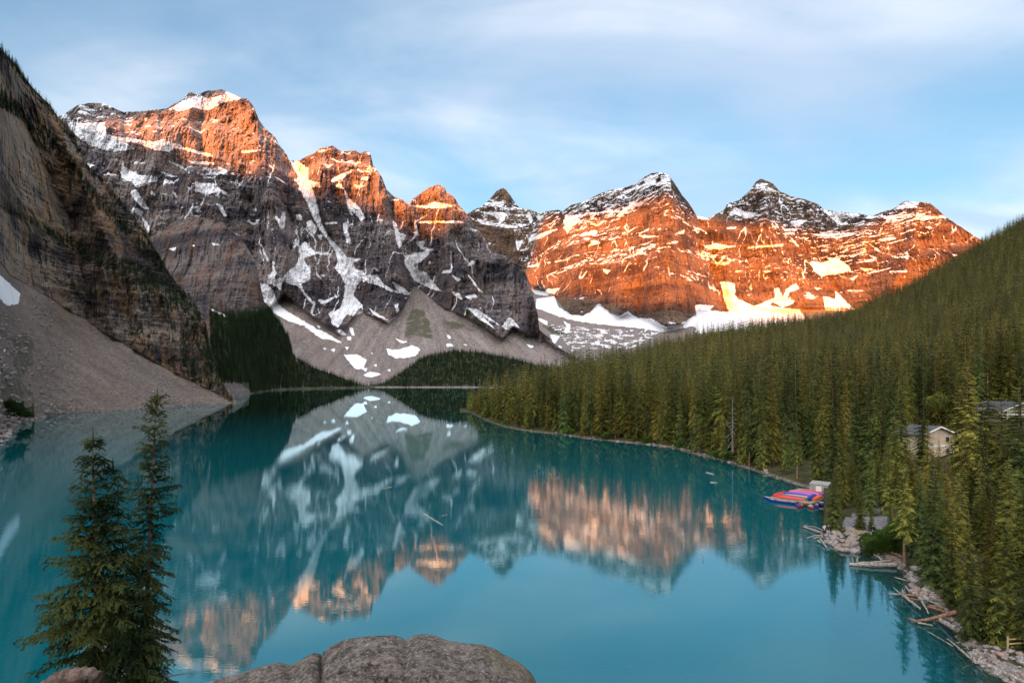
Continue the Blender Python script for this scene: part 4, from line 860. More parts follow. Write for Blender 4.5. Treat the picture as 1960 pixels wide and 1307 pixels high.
# hand-planted trees of the near right bank: foot and tip in the photograph's own coordinates turned into places on the land
def foot_at(px_, py_):
    """distance at which the land is seen at (px, py)"""
    Dv = np.linspace(float(Ds(px_)), 400, 3000); zv = landz(np.full(3000, px_), Dv)
    s_y = on_screen(px_, Dv, zv); k = np.argmax(s_y <= py_); return float(Dv[k])
HAND = [ # px, foot y, tip y, variant, radius factor, rust, label
 (1597,1018,893,1,1.25,0,'bushy olive spruce with a rusty patch standing at the water beside the canoe dock'),
 (1646,1012,918,5,1.0,0,'small wide spruce growing between the canoe dock and the log railing'),
 (1668,1016,952,5,.9,0,'smallest dark spruce rooted right behind the log railing'),
 (1704,1004,938,5,.8,0,'thin dark open spruce beside the grey path, right of the person in black'),
 (1731,1080,878,4,1.15,0,'tall spruce with a long bare trunk rising behind the round green shrub'),
 (1788,1120,862,0,1.3,0,'dense tall spruce above the near boulder heap by the water'),
 (1812,1112,890,1,1.1,0,'olive spruce standing close to the right of the dense tall bankside spruce'),
 (1853,1180,976,2,1.2,0,'spruce with orange tip and bare stem behind the lowest bank tree'),
 (1858,1224,1052,1,1.15,0,'low dense green spruce at the waterline behind the driftwood tangle'),
 (1927,1228,972,5,1.2,0,'broad conical spruce with brownish crown behind the wooden rail fence'),
 (1893,960,686,4,1.3,0,'tallest bare-stemmed spruce in front of the grey lodge with balcony'),
 (1853,975,700,4,1.2,0,'bare-stemmed pale-barked spruce between the two lodges'),
 (1832,968,715,0,1.1,0,'tall full spruce left of the bare-stemmed pair between the lodges'),
 (1766,900,708,3,1.3,0,'dark spruce standing directly behind the beige lodge'),
 (1724,935,728,1,1.3,0,'full spruce rising just left of the beige lodge roof'),
 (1688,930,748,0,1.2,0,'second spruce left of the beige lodge'), (1664,930,720,1,1.15,0,'third and taller spruce left of the beige lodge'), (1640,925,722,0,1.1,0,'fourth spruce left of the beige lodge'),
 (1592,925,732,3,1.2,0,'slim spire spruce above the canoe dock and shed'), (1612,930,775,0,1.1,0,'spruce behind the canvas covered shed, right of the slim spire'), (1565,925,790,1,1.0,0,'spruce rooted behind the red canoes on the dock'),
 (1742,985,846,1,1.0,0,'young spruce in front of the left wall of the beige lodge'), (1785,975,852,3,1.0,0,'young spruce in front of the door wall of the beige lodge'), (1762,1000,885,0,1.0,0,'short olive spruce below the beige lodge between two taller ones'),
 (1848,1000,850,0,1.2,0,'bright green spruce with a sharp tip below the bare-stemmed pair'), (1823,985,849,3,.9,1,'rust-topped spruce right of the beige lodge'), (1816,1010,870,1,.9,1,'shorter rust-tinged spruce below the rust-topped one'),
 (1777,955,803,1,1.1,0,'wide spruce covering the middle of the beige lodge front'), (1712,945,790,0,1.2,0,'spruce hiding the rear roof end of the beige lodge'), (1948,990,742,1,1.3,0,'wide spruce hiding the right half of the grey lodge'), (1733,935,798,0,1.0,0,'slim dark spruce covering the left roof slope of the beige lodge'), (1797,945,836,1,1.0,0,'dark young spruce before the right corner of the beige lodge'), (1880,1000,768,0,1.1,0,'tall spruce covering the left wall of the grey lodge'), (1918,985,748,1,1.1,0,'full spruce standing before the middle of the grey lodge'),
 (1727,1010,888,5,1.0,0,'short round spruce at the edge of the grey path below the beige lodge'), (1700,985,830,0,1.1,0,'dark spruce behind the grey path, left of the short round one'), (1665,985,850,1,1.1,0,'spruce behind the dirt terrace above the log railing'),
 (1630,960,846,0,1.0,0,'spruce behind the small wide one near the dock shed'), (1882,1060,905,0,1.2,0,'mid-sized spruce below the grey lodge, left of the red-jacket gap'), (1955,960,716,5,1.9,0,'huge wide spruce cut by the right edge of view before the grey lodge'),
 (1975,1120,860,5,1.5,0,'broad dark spruce half cut by the right edge below the huge wide one'), (1948,1070,905,0,1.0,0,'slim spruce between the grey lodge and the broad conical spruce'), (1900,1120,930,1,1.2,0,'dark spruce left behind the broad conical spruce'),
 (1760,1065,905,0,1.2,0,'spruce right of the long bare trunk behind the shrub'), (1712,1045,940,1,.9,0,'small dark spruce touching the round green shrub'), (1838,1090,905,2,1.1,0,'spruce with dead lower limbs behind the orange-tipped one'),
 (1925,1040,880,2,1.1,0,'spruce with dead lower limbs below the grey lodge balcony'), (1800,1060,900,3,1.1,0,'narrow spruce behind the dense tall bankside spruce'), (1770,1090,930,1,1.0,0,'short full spruce nestled left of the dense tall bankside spruce'),
 (1890,1215,1040,1,1.0,0,'dark spruce wedged between the low dense spruce and the broad conical one'), (1968,1240,1010,0,1.3,0,'dark spruce at the right edge just behind the wooden rail fence'), (1822,1160,960,0,1.1,0,'dark spruce above the driftwood tangle, left of the orange-tipped one')]
n_ind = 0
def plant(px_, D, z, H, var, rf, rust, label, group=None):
    global n_ind
    cme, tme, H0 = NEAR[var]
    s = H / H0; o = empty('spruce_tree', ((px_ - CX) / F * D, D, z), random.uniform(0, 6.28), (s * rf, s * rf, s))
    tag(o, label, 'tree', group)
    obj('crown', RUST[var] if rust else cme, o); obj('trunk', tme, o); n_ind += 1
    return o
RUST = [rusty(c) for c, t_, h_ in NEAR]
for (a, fy, ty, var, rf, ru, lab) in HAND:
    D = foot_at(a, fy); z = float(landz(a, D)); H = (fy - ty) / F * D
    plant(a, D, z, H, var, rf, ru, lab, 'spruces on the near right bank')
# young trees filling the flat between the path and the lodges
fill = 0; tries = 0
while fill < 70 and tries < 4000:
    tries += 1; a = random.uniform(1598, 1985); D = random.uniform(72, 150); H = random.uniform(5, 11)
    z = float(landz(a, D)); b = on_screen(a, D, z); tp = on_screen(a, D, z + H)
    if D < Ds(a) + 3 or (1600 < a < 1728 and b > 972) or (1730 < a < 1812 and tp < 868) or (a > 1860 and tp < 850) or tp < 840 or b > 1100: continue
    if a < 1640 and D > 100: continue
    var = random.choice((0, 1, 3, 5, 6)); near_what = 'by the grey path edge' if a < 1690 else ('below the beige lodge' if a < 1820 else ('between the two lodges' if a < 1870 else 'below the grey lodge'))
    plant(a, D, z, H, var, random.uniform(1.0, 1.5), False, f"{'small' if H < 7.5 else 'half-grown'} {('conical', 'bushy', '', 'narrow', '', 'broad', 'ragged')[var]} spruce {near_what}", 'half-grown spruces below the lodges'); fill += 1
# largest trees of the hill wood: individuals; they read by where they stand
zones = [(900, 1010, 'on the far tip of the wooded point'), (1010, 1100, 'near the far tip of the wooded point'), (1100, 1200, 'on the middle of the far wooded shore'), (1200, 1300, 'where the wooded shore curves nearer'),
         (1300, 1400, 'near the pale dead snag'), (1400, 1480, 'on the bank left of the canoe dock'), (1480, 1560, 'on the bank directly behind the canoe dock'), (1560, 1700, 'in the wood behind the timber railing'), (1700, 1830, 'in the wood behind the beige lodge'), (1830, 1970, 'in the wood behind the grey lodge')]
picked = order[:206]
rest = np.setdiff1d(np.arange(len(pxs)), picked)
for i in picked:
    a, D, z, H = float(pxs[i]), float(Dq[i]), float(Zq[i]), float(Hq[i])
    sh_ = D - float(Ds(a)); zone = [t_ for lo, hi, t_ in zones if lo <= a < hi] or ['at the wood edge']
    row = 'at the waterline' if sh_ < 6 else ('in front' if sh_ < 26 else 'further in')
    hw = 'short' if H < 13 else ('medium' if H < 20 else ('tall' if H < 24.5 else 'towering'))
    var = random.choice((0, 0, 1, 3, 3, 5, 6, 2, 4)); tone = {0: 'full', 1: 'wide skirted', 2: 'thin limbed', 3: 'narrow', 4: 'bare stemmed', 5: 'broad', 6: 'ragged'}[var]
    plant(a, D, z, H, var, random.uniform(.85, 1.15), False, f'{hw} {tone} spruce {row} {zone[0]}', 'spruces of the wooded shore ' + zone[0])
print('individual trees', n_ind)
near_ = rest[(Dq[rest] < 520) & (pxs[rest] < 2060)]; far_ = rest[Dq[rest] >= 520]
P3 = np.stack([X_, Dq, Zq - 0.3], -1)
forest('hill_forest', P3[near_], Hq[near_] / 20, MID, 'Dense olive spruce forest on the lower right hillside')
forest('upper_hill_forest', P3[far_], Hq[far_] / 20, FAR, 'Dense spruce forest covering the upper right hillside')
print('stuff trees', len(near_), len(far_))
# ------------------------------------------------------------------ things on and by the water
def W(px_, py_, z=0.0):
    D = (EYE - z) * F / (py_ - HY); return Vector(((px_ - CX) / F * D, D, z))
# --- stones -------------------------------------------------------------
STONES = []
for k in range(6):
    bm = bmesh.new(); bmesh.ops.create_icosphere(bm, subdivisions=3, radius=1.0)
    sx = (1.2, 1.0, 1.35, 1.1, 0.95, 1.25)[k]
    for v in bm.verts:
        c = v.co.copy(); n_ = mnoise.fractal(c * 0.9 + Vector((k * 9, 0, 0)), 0.8, 2.0, 4)
        f_ = mnoise.cell(c * 1.6 + Vector((k, 3, 0))) * 0.05
        v.co = c * (1 + 0.28 * n_ + f_); v.co.x *= sx; v.co.z *= 0.66
    me = bpy.data.meshes.new('stone'); bm.to_mesh(me); bm.free(); me.materials.append(M['stone']); me.polygons.foreach_set('use_smooth', [True] * len(me.polygons)); STONES.append(me)
def heap(poly, n, r0, r1, label_big, label_small, group, big=0.75):
    P = np.array(poly, float); placed = []
    tries = 0
    while len(placed) < n and tries < 6000:
        tries += 1
        a, b = random.uniform(P[:, 0].min(), P[:, 0].max()), random.uniform(P[:, 1].min(), P[:, 1].max())
        if not inpoly(P, np.array([a]), np.array([b]))[0]: continue
        p = W(a, b, 0.45); r_ = r0 + (r1 - r0) * random.random() ** 1.5
        if any((p - q).length < 0.72 * (r_ + s_) for q, s_ in placed): continue
        placed.append((p, r_))
    for p, r_ in placed:
        a = CX + p.x / p.y * F; z = max(float(landz(a, p.y)), -0.1) + r_ * .3
        o = obj('boulder', random.choice(STONES), loc=(p.x, p.y, z), rot=(random.uniform(-.3, .3), random.uniform(-.3, .3), random.uniform(0, 6.28)), scale=r_)
        tag(o, label_big if r_ > r0 + (r1 - r0) * big * .6 else label_small, 'boulder', group)
heap([(1572, 1022), (1602, 1013), (1625, 1020), (1662, 1030), (1658, 1050), (1622, 1052), (1590, 1042)], 44, 0.28, 0.72, 'large rounded pinkish boulder in the heap under the short timber railing', 'smaller rounded boulder wedged in the heap under the short timber railing', 'boulders below the short timber railing')
heap([(1730, 1096), (1760, 1092), (1790, 1105), (1785, 1136), (1765, 1138), (1742, 1120)], 22, 0.2, 0.55, 'large pale boulder in the heap at the foot of the tall bankside spruce', 'small pale boulder in the heap at the foot of the tall bankside spruce', 'boulders at the foot of the bankside spruces')
heap([(1858, 1240), (1880, 1232), (1960, 1256), (1990, 1275), (1990, 1330), (1950, 1305), (1900, 1276)], 78, 0.13, 0.34, 'large grey boulder in the pile between the rail fence and the long driftwood trunk', 'small stone in the pile between the rail fence and the long driftwood trunk', 'stones in the pile below the rail fence')
for i in range(46):
    a = random.uniform(1010, 1560); D = float(Ds(a)) + random.uniform(-.6, 2.4); s_ = random.uniform(.15, .5)
    tag(obj('boulder', random.choice(STONES), loc=((a - CX) / F * D, D, float(landz(a, D)) + .1), rot=(0, 0, random.uniform(0, 6.28)), scale=s_), 'pale stone at the waterline ' + ('below the far wooded point' if a < 1200 else ('on the middle of the wooded shore' if a < 1380 else 'between the dead snag and the canoe dock')), 'boulder', 'stones along the wooded shoreline')
for i in range(34):
    a = random.uniform(-6, 34); b = pl(a, BOT_A) + random.uniform(-9, 3); p = W(a, b, .3)
    tag(obj('boulder', random.choice(STONES), loc=p, rot=(0, 0, random.uniform(0, 6.28)), scale=random.uniform(.5, 1.5)), 'grey rock on the bank under the dark bushes at the far left shore', 'boulder', 'rocks on the far left bank')
LOWST = []
for k in range(3):
    bm = bmesh.new(); bmesh.ops.create_icosphere(bm, subdivisions=1, radius=1.0)
    for v in bm.verts: v.co = v.co * (1 + 0.45 * mnoise.noise(v.co * 1.3 + Vector((k * 5, 1, 0)))); v.co.z *= .7; v.co.x *= 1.25
    me = bpy.data.meshes.new('scree_stone'); bm.to_mesh(me); bm.free(); me.materials.append(M['scree_stone']); LOWST.append(me)
p_, _ = scatter_px(3600, SA, lambda x, y: (y > pl(x, SCR_A) + 3) * (x > -40) * ~((x < 60) & (y < 600)) * (.25 + sstep(-.1, .5, fbm(x * .03, y * .03, 3))) * (.5 + 2.0 * sstep(60, 0, pl(x, BOT_A) - y)))
forest('scree_stones', p_, 0.25 + 1.3 * rng.uniform(0, 1, len(p_)) ** 4, LOWST, 'Loose stones strewn over the left scree cone')
_a = rng.uniform(1545, 1990, 3800); _D = Ds(_a) - rng.uniform(-1.5, 14, len(_a)) ; _z = landz(_a, _D)
forest('shallow_stones', np.stack([(_a - CX) / F * _D, _D, _z], -1), rng.uniform(.06, .34, len(_a)), LOWST, 'Stones lying in the shallows of the near right shore')
_a = rng.uniform(905, 1560, 1500); _D = Ds(_a) + rng.uniform(-.8, 1.2, len(_a)); _z = landz(_a, _D)
forest('beach_stones', np.stack([(_a - CX) / F * _D, _D, _z], -1), rng.uniform(.05, .24, len(_a)), LOWST, 'Small stones of the narrow beach along the wooded shore')
# --- driftwood -----------------------------------------------------------
def log(pts, r0, r1, label, mt='drift', z0=.12, z1=.3, s=None, roots=0, name='driftwood_log'):
    if s: pts = zm(s[0], s[1], s[2], pts)
    n_ = len(pts); Q = []
    for i, (a, b) in enumerate(pts):
        z = z0 + (z1 - z0) * i / (n_ - 1); p = W(a, b, z); zl = float(landz(a, p.y)); Q.append(Vector((p.x, p.y, max(z, min(zl + r0 * .6, z + .8)))))
    base = Q[0].copy(); fine = []
    for i in range(n_ - 1):
        for k in range(5): fine.append(Q[i].lerp(Q[i + 1], k / 5) - base + Vector((0, 0, random.uniform(-.2, .2) * r0)) + Vector((random.uniform(-.25, .25) * r0, random.uniform(-.25, .25) * r0, 0)))
    fine.append(Q[-1] - base); m_ = len(fine)
    mb = MB(); mb.tube(fine, [r0 + (r1 - r0) * i / (m_ - 1) for i in range(m_)], 9, wob=.22)
    o = mb.build(name, M[mt], loc=base); tag(o, label, 'log', 'driftwood along the near bank')
    for i in range(roots):
        at_ = fine[0] if i % 2 else fine[1]; d = Vector((random.uniform(-1, 1), random.uniform(-1, 1), random.uniform(-.1, 1))).normalized() * random.uniform(2.5, 6) * r0
        MB().tube([at_, at_ + d * .5, at_ + d + Vector((0, 0, r0))], [r0 * .5, r0 * .3, r0 * .08], 5).build('root', M[mt], o)
    for i in range(2 if r0 > .1 and roots == 0 else 0):
        at_ = fine[random.randrange(2, m_ - 2)]; d = Vector((random.uniform(-1, 1), random.uniform(-1, 1), random.uniform(.3, 1))).normalized() * random.uniform(2, 4) * r0
        MB().tube([at_, at_ + d], [r0 * .3, r0 * .1], 4).build('branch_stub', M[mt], o)
    return o
log([(1538, 1008), (1556, 1014), (1574, 1020)], .13, .16, 'long pale log with an orange broken end jutting out beside the two standing people', roots=2)
log([(1545, 1029), (1560, 1025), (1574, 1024)], .07, .09, 'thin pale stick fanning out below the log with the orange end')
log([(1541, 1006), (1560, 1008), (1574, 1014)], .05, .07, 'thinnest grey stick above the log with the orange end')
log([(1556, 1030), (1575, 1026)], .06, .08, 'short grey stick lying under the two standing people')
log([(1582, 1047), (1570, 1031)], .09, .1, 'short white log leaning off the corner of the pink boulder heap')
log([(1571, 1039), (1565, 1034)], .08, .09, 'stubby white log floating left of the short leaning one')
E_ = log([(1625, 1079.5), (1668, 1081), (1714, 1080)], .16, .24, 'long dark floating trunk carrying two upright white snags')
for a, b, h_, lean in ((1633, 1076, .72, -.25), (1639.5, 1077, .66, .1), (1641, 1077, .6, .05)):
    p = W(a, b, .15) - E_.location; MB().tube([p + Vector((0, 0, -.1)), p + Vector((lean * .4, 0, h_ * .5)), p + Vector((lean, 0, h_))], [.09, .07, .03], 6).build('snag', M['drift'], E_)
log([(1642, 1077), (1672, 1076), (1704, 1073)], .11, .15, 'slim trunk lying just above the long dark floating trunk')
log([(1673, 1061), (1681, 1065), (1688, 1072)], .10, .12, 'short grey log slanting from under the round green shrub')
log([(1701, 1062), (1714, 1064), (1728, 1071)], .16, .12, 'thick reddish log under the long bare-stemmed spruce', 'drift_brown')
log([(1697, 1069), (1725, 1074)], .12, .1, 'brown log below the thick reddish one', 'drift_brown')
K = (1600, 1040, 4.894)
log([(550, 315), (605, 330), (662, 347)], .05, .07, 'thin straight stick pointing left from the middle boulder heap', s=K)
log([(650, 395), (688, 447)], .08, .07, 'short pale stick upright against the middle boulder heap', s=K)
log([(625, 475), (560, 474), (488, 466)], .13, .03, 'pointed grey log tapering out over the water', s=K, roots=5)
log([(615, 470), (690, 535), (788, 607)], .15, .08, 'grey log with a pale root end sloping down to the water', s=K, roots=6)
log([(648, 482), (720, 484), (805, 492)], .11, .11, 'reddish log lying behind the pale root end', 'drift_brown', s=K)
log([(650, 505), (760, 525), (800, 530)], .07, .08, 'dark stick beneath the reddish log', 'drift_brown', s=K)
log([(765, 478), (815, 550), (866, 652)], .16, .05, 'steep silver log with split top pointing down into the water', s=K, roots=4)
log([(858, 530), (950, 570), (1048, 622)], .08, .09, 'thin silver log rising toward the low dense spruce', s=K)
log([(860, 592), (950, 615), (1050, 645)], .10, .11, 'red-brown log under the thin silver log', 'drift_brown', s=K)
log([(870, 575), (960, 595), (1040, 615)], .09, .09, 'second red-brown log close above the first', 'drift_brown', s=K)
log([(680, 702), (760, 727), (850, 712), (950, 690), (1030, 668), (1120, 645)], .08, .19, 'big curved brown trunk reaching out over the water', 'drift_brown', z1=.6, s=K)
log([(770, 742), (840, 752), (902, 766)], .07, .06, 'small pale curved branch under the big curved brown trunk', s=K)
log([(930, 700), (1030, 745), (1135, 805)], .18, .20, 'thick silver log propped against the big curved brown trunk', z1=.5, s=K)
log([(860, 825), (980, 890), (1095, 960)], .025, .04, 'long thin stick floating parallel to the bank', s=K)
log([(1045, 890), (1140, 970), (1235, 1052)], .05, .08, 'straight grey pole running to the root of the longest trunk', s=K)
log([(1290, 1095), (1420, 1135), (1590, 1215), (1770, 1300), (1960, 1390)], .17, .10, 'longest silver driftwood trunk with a root plate in front of the stone pile', s=K, roots=8)
log([(1335, 1045), (1370, 1085), (1412, 1122)], .05, .06, 'thin stick leaning on the longest driftwood trunk', s=K)
log([(1215, 930), (1240, 992)], .03, .03, 'thin vertical stick by the bank above the straight grey pole', s=K)
log([(1255, 1030), (1280, 1070), (1312, 1110)], .12, .10, 'stubby weathered root end joined to the longest trunk', s=K, roots=3)
for P_, r_, lab in (([(1352, 904), (1367, 908)], .16, 'upper of two pale logs floating off the wooded shore'), ([(1360, 922.8), (1373, 923.8)], .14, 'lower of two pale logs floating off the wooded shore'),
                    ([(812, 984), (828, 993), (847, 1004)], .12, 'dark floating log alone in the middle of the lake'), ([(846, 987), (856, 984)], .06, 'faint thin stick beside the dark floating log'), ([(734, 934.5), (750, 931.5)], .1, 'thin grey stick floating left of the snow reflection')):
    log(P_, r_, r_ * .6, lab, z0=.03, z1=.03)
MB().tube([(0, 0, -.5), (.05, 0, .4)], [.06, .03], 6).build('stake', M['drift_brown'], loc=W(1345, 1072, 0)); tag(bpy.context.scene.objects['stake'], 'small dark stake poking out of the open lake', 'stake')
# --- dock ----------------------------------------------------------------
A_ = W(1471, 951.3, .5); ang = math.atan2(-.698, .715)
dock = empty('dock', (A_.x, A_.y, 0), ang); tag(dock, 'floating plank dock piled with overturned bright canoes', 'dock')
DW, DL = 7.0, 13.2
pm = MB().box((0, 0, 0), (DW, .285, .05)).mesh('plank', M['plank'])
n_p = int(DL / .30)
for i in range(n_p): obj('plank', pm, dock, (DW / 2 + random.uniform(-.03, .03), .15 + i * .30, .475 + random.uniform(-.004, .004)))
for x_ in (.06, DW - .06): MB().box((0, 0, 0), (.12, DL, .22)).build('side_beam', M['timber'], dock, loc=(x_, DL / 2, .335))
MB().box((0, 0, 0), (DW, .1, .2)).build('edge_beam', M['timber'], dock, loc=(DW / 2, -.055, .40))
for i in range(5): MB().box((0, 0, 0), (1.0, 2.0, .34)).build('float', M['drift_brown'], dock, loc=(1 + (i % 2) * 4.6, 1.4 + i * 2.6, .05))
def canoe_meshes(colr, upright):
    L_, Wd, Hh = 4.9, .92, .36; ns, nc = 17, 9; mb = MB(); mi = MB(); gw = MB()
    def ring(u, k, inset=0.0):
        w_ = Wd / 2 * (1 - abs(u) ** 2.6) ** .8 - inset; w_ = max(w_, .012); t_ = math.pi * k / (nc - 1)
        sheer = Hh + .22 * abs(u) ** 3; dep = (Hh - inset) * (1 - .35 * abs(u) ** 6)
        return (u * L_ / 2 * (1 - inset * .3), -math.cos(t_) * w_, sheer - dep * math.sin(t_) ** .65 - .22 * abs(u) ** 3 * math.sin(t_) ** .65 * .6)
    for tgt, ins, flip in ((mb, 0, False), (mi, .03, True)):
        V_ = [ring(-1 + 2 * i / (ns - 1), k, ins) for i in range(ns) for k in range(nc)]
        Fs = [(i * nc + k, (i + 1) * nc + k, (i + 1) * nc + k + 1, i * nc + k + 1) for i in range(ns - 1) for k in range(nc - 1)]
        if flip: Fs = [f[::-1] for f in Fs]
        tgt.add(V_, Fs)
    for k in (0, nc - 1): gw.tube([Vector(ring(-1 + 2 * i / 12, k)) for i in range(13)], .022, 5)
    return mb.mesh('hull', HULLS[colr], True), mi.mesh('lining', M['hull_inside'], True), gw.mesh('gunwale', M['gunwale'])
CAN = {}
def canoe(colr, loc, rz, over, label, group, parent_m=None, tilt=0.0):
    if colr not in CAN: CAN[colr] = canoe_meshes(colr, True)
    h_, l_, g_ = CAN[colr]; o = empty('canoe', loc, rz)
    o.rotation_euler = (math.pi + tilt if over else tilt, 0, -rz if False else rz)
    tag(o, label, 'canoe', group)
    obj('hull', h_, o); obj('lining', l_, o); obj('gunwale', g_, o)
    for x_ in (-1.3, 1.2): MB().box((x_, 0, .31), (.22, .72 - .1 * abs(x_), .025)).build('seat', M['gunwale'], o)
    MB().box((0, 0, .34), (.07, .86, .03)).build('thwart', M['gunwale'], o)
    return o
Rm = Matrix.Rotation(ang, 3, 'Z')
def dk(x, y, z): v = Rm @ Vector((x, y, 0)); return (A_.x + v.x, A_.y + v.y, z)
GD = 'overturned canoes stacked on the dock'
stack = [('red', 'overturned red canoe along the front edge of the dock'), ('teal', 'dark teal overturned canoe just behind the front red one'), ('tan', 'pale orange overturned canoe between the teal and dark blue ones'), ('blue', 'dark blue overturned canoe behind the pale orange one'),
         ('pink', 'pink and violet overturned canoe in the middle of the row'), ('purple', 'violet blue overturned canoe behind the pink one'), ('orange', 'bright orange overturned canoe at the back of the row'), ('blue', 'blue overturned canoe behind the bright orange one'), ('red', 'small showing red overturned canoe furthest back in the row')]
for i, (c_, lab) in enumerate(stack): canoe(c_, dk(3.15 + (i % 3) * .22 + (.5 if i > 6 else 0), .75 + i * 1.02, .5 + .48 + (.16 if i in (3, 4, 5, 6) else 0)), ang + random.uniform(-.05, .05), True, lab, GD)
canoe('red', dk(.55, 3.3, .99), ang + math.pi / 2 - .06, True, 'overturned red canoe lying crosswise at the open end of the dock', GD)
canoe('orange', dk(6.35, 4.0, .99), ang + math.pi / 2 + .05, True, 'big orange overturned canoe lying crosswise before the covered shed', GD)
canoe('blue', dk(5.9, 3.0, 1.22), ang + math.pi / 2 + .12, True, 'dark blue overturned canoe leaning across beside the big orange one', GD)
GF = 'canoes moored in the water at the dock'
fl = [((1489, 957.8), 'blue', ang, 'long blue canoe afloat under the left front edge of the dock'), ((1499, 962), 'blue', ang + .05, 'second blue canoe afloat outside the first'), ((1512, 962), 'blue', ang + .5, 'pale lined canoe nosed in right of the two blue ones'),
      ((1526, 965.5), 'purple', ang - 1.0, 'pale lined canoe with violet hull left of the red nosed pair'), ((1536, 968), 'red', ang - 1.45, 'left canoe of the red nosed pair pointing at the viewer'), ((1548, 969), 'orange', ang - .95 + math.pi, 'right canoe of the red nosed pair, orange red hull'),
      ((1552, 961), 'blue', ang + 1.7, 'pale canoe tucked close behind the red nosed pair'), ((1558, 966), 'purple', ang - 1.0 + math.pi, 'pale canoe immediately right of the red nosed pair'), ((1563, 958), 'red', ang + .9, 'dark red canoe against the dock corner by the shed'),
      ((1567, 963), 'blue', ang + 2.5, 'pale canoe in the middle of the right-hand cluster'), ((1573, 966.5), 'blue', ang + 2.3, 'outermost pale canoe of the cluster beside the bushy spruce'), ((1576, 961), 'purple', ang + 2.2, 'pale canoe half behind the bushy spruce'), ((1575, 957), 'red', ang + .8, 'red canoe next to the shed wall')]
for (a, b), c_, rz_, lab in fl:
    p = W(a, b, 0); canoe(c_, (p.x, p.y, -.07), rz_, False, lab, GF)
sh = empty('shed', dk(4.6, 11.2, .5), ang); tag(sh, 'low box shed under grey canvas at the shore end of the dock', 'shed')
MB().box((0, 0, .75), (3.0, 3.0, 1.5)).build('wall', M['canvas'], sh)
MB().add([(-1.6, -1.6, 1.5), (1.6, -1.6, 1.5), (1.6, 1.6, 1.5), (-1.6, 1.6, 1.5), (-1.6, 0, 1.95), (1.6, 0, 1.95)], [(0, 1, 5, 4), (2, 3, 4, 5), (1, 2, 5), (3, 0, 4), (3, 2, 1, 0)]).build('roof', M['canvas'], sh)
MB().box((0, -1.52, .65), (.9, .05, 1.2)).build('door', M['trim'], sh)
# --- gangway from dock to shore, railings ---------------------------------
def railing(name, P_, h_, rails, label, post_r=.09, mt='timber', square=True, extra_z=0.0):
    ps = []
    for a, b in P_:
        D = foot_at(a, b); z = float(landz(a, D)) + extra_z; ps.append(Vector(((a - CX) / F * D, D, z)))
    o = empty(name, ps[0]); tag(o, label, 'railing')
    for p in ps:
        q = p - ps[0]; MB().tube([q + Vector((0, 0, -.3)), q + Vector((0, 0, h_ + .08))], post_r, 7).build('post', M[mt], o)
    for p, q in zip(ps[:-1], ps[1:]):
        for rz_ in rails: MB().tube([p - ps[0] + Vector((0, 0, rz_)), q - ps[0] + Vector((0, 0, rz_))], post_r * .8, 7).build('rail', M[mt], o)
    return o
railing('timber_railing', [(1620, 1024), (1638, 1028), (1657, 1032)], .85, (.2, .8), 'short pale timber railing above the pink boulder heap', .09)
railing('rail_fence', [(1929, 1246), (1975, 1243), (2030, 1240)], .95, (.5, .82), 'weathered two-rail fence above the stone pile at the right edge', .07)
# --- people ---------------------------------------------------------------
def skin_mesh(name, verts, edges, rad, mt, sub=2):
    me = bpy.data.meshes.new(name); me.from_pydata(verts, edges, []); o = bpy.data.objects.new(name, me); col.objects.link(o)
    o.modifiers.new('skin', 'SKIN'); s_ = o.modifiers.new('sub', 'SUBSURF'); s_.levels = sub; s_.render_levels = sub
    for v, r_ in zip(me.skin_vertices[0].data, rad): v.radius = (r_, r_)
    me.skin_vertices[0].data[0].use_root = True
    dg = bpy.context.evaluated_depsgraph_get(); m2 = bpy.data.meshes.new_from_object(o.evaluated_get(dg)); bpy.data.objects.remove(o)
    m2.name = name; m2.materials.clear(); m2.materials.append(mt); m2.polygons.foreach_set('use_smooth', [True] * len(m2.polygons)); return m2
skinm = simple('skin', (.42, .24, .17), (.46, .27, .19), 3, .6)
def cloth(n_, c_): return simple(n_, tuple(x * .8 for x in c_), c_, 8, .9)
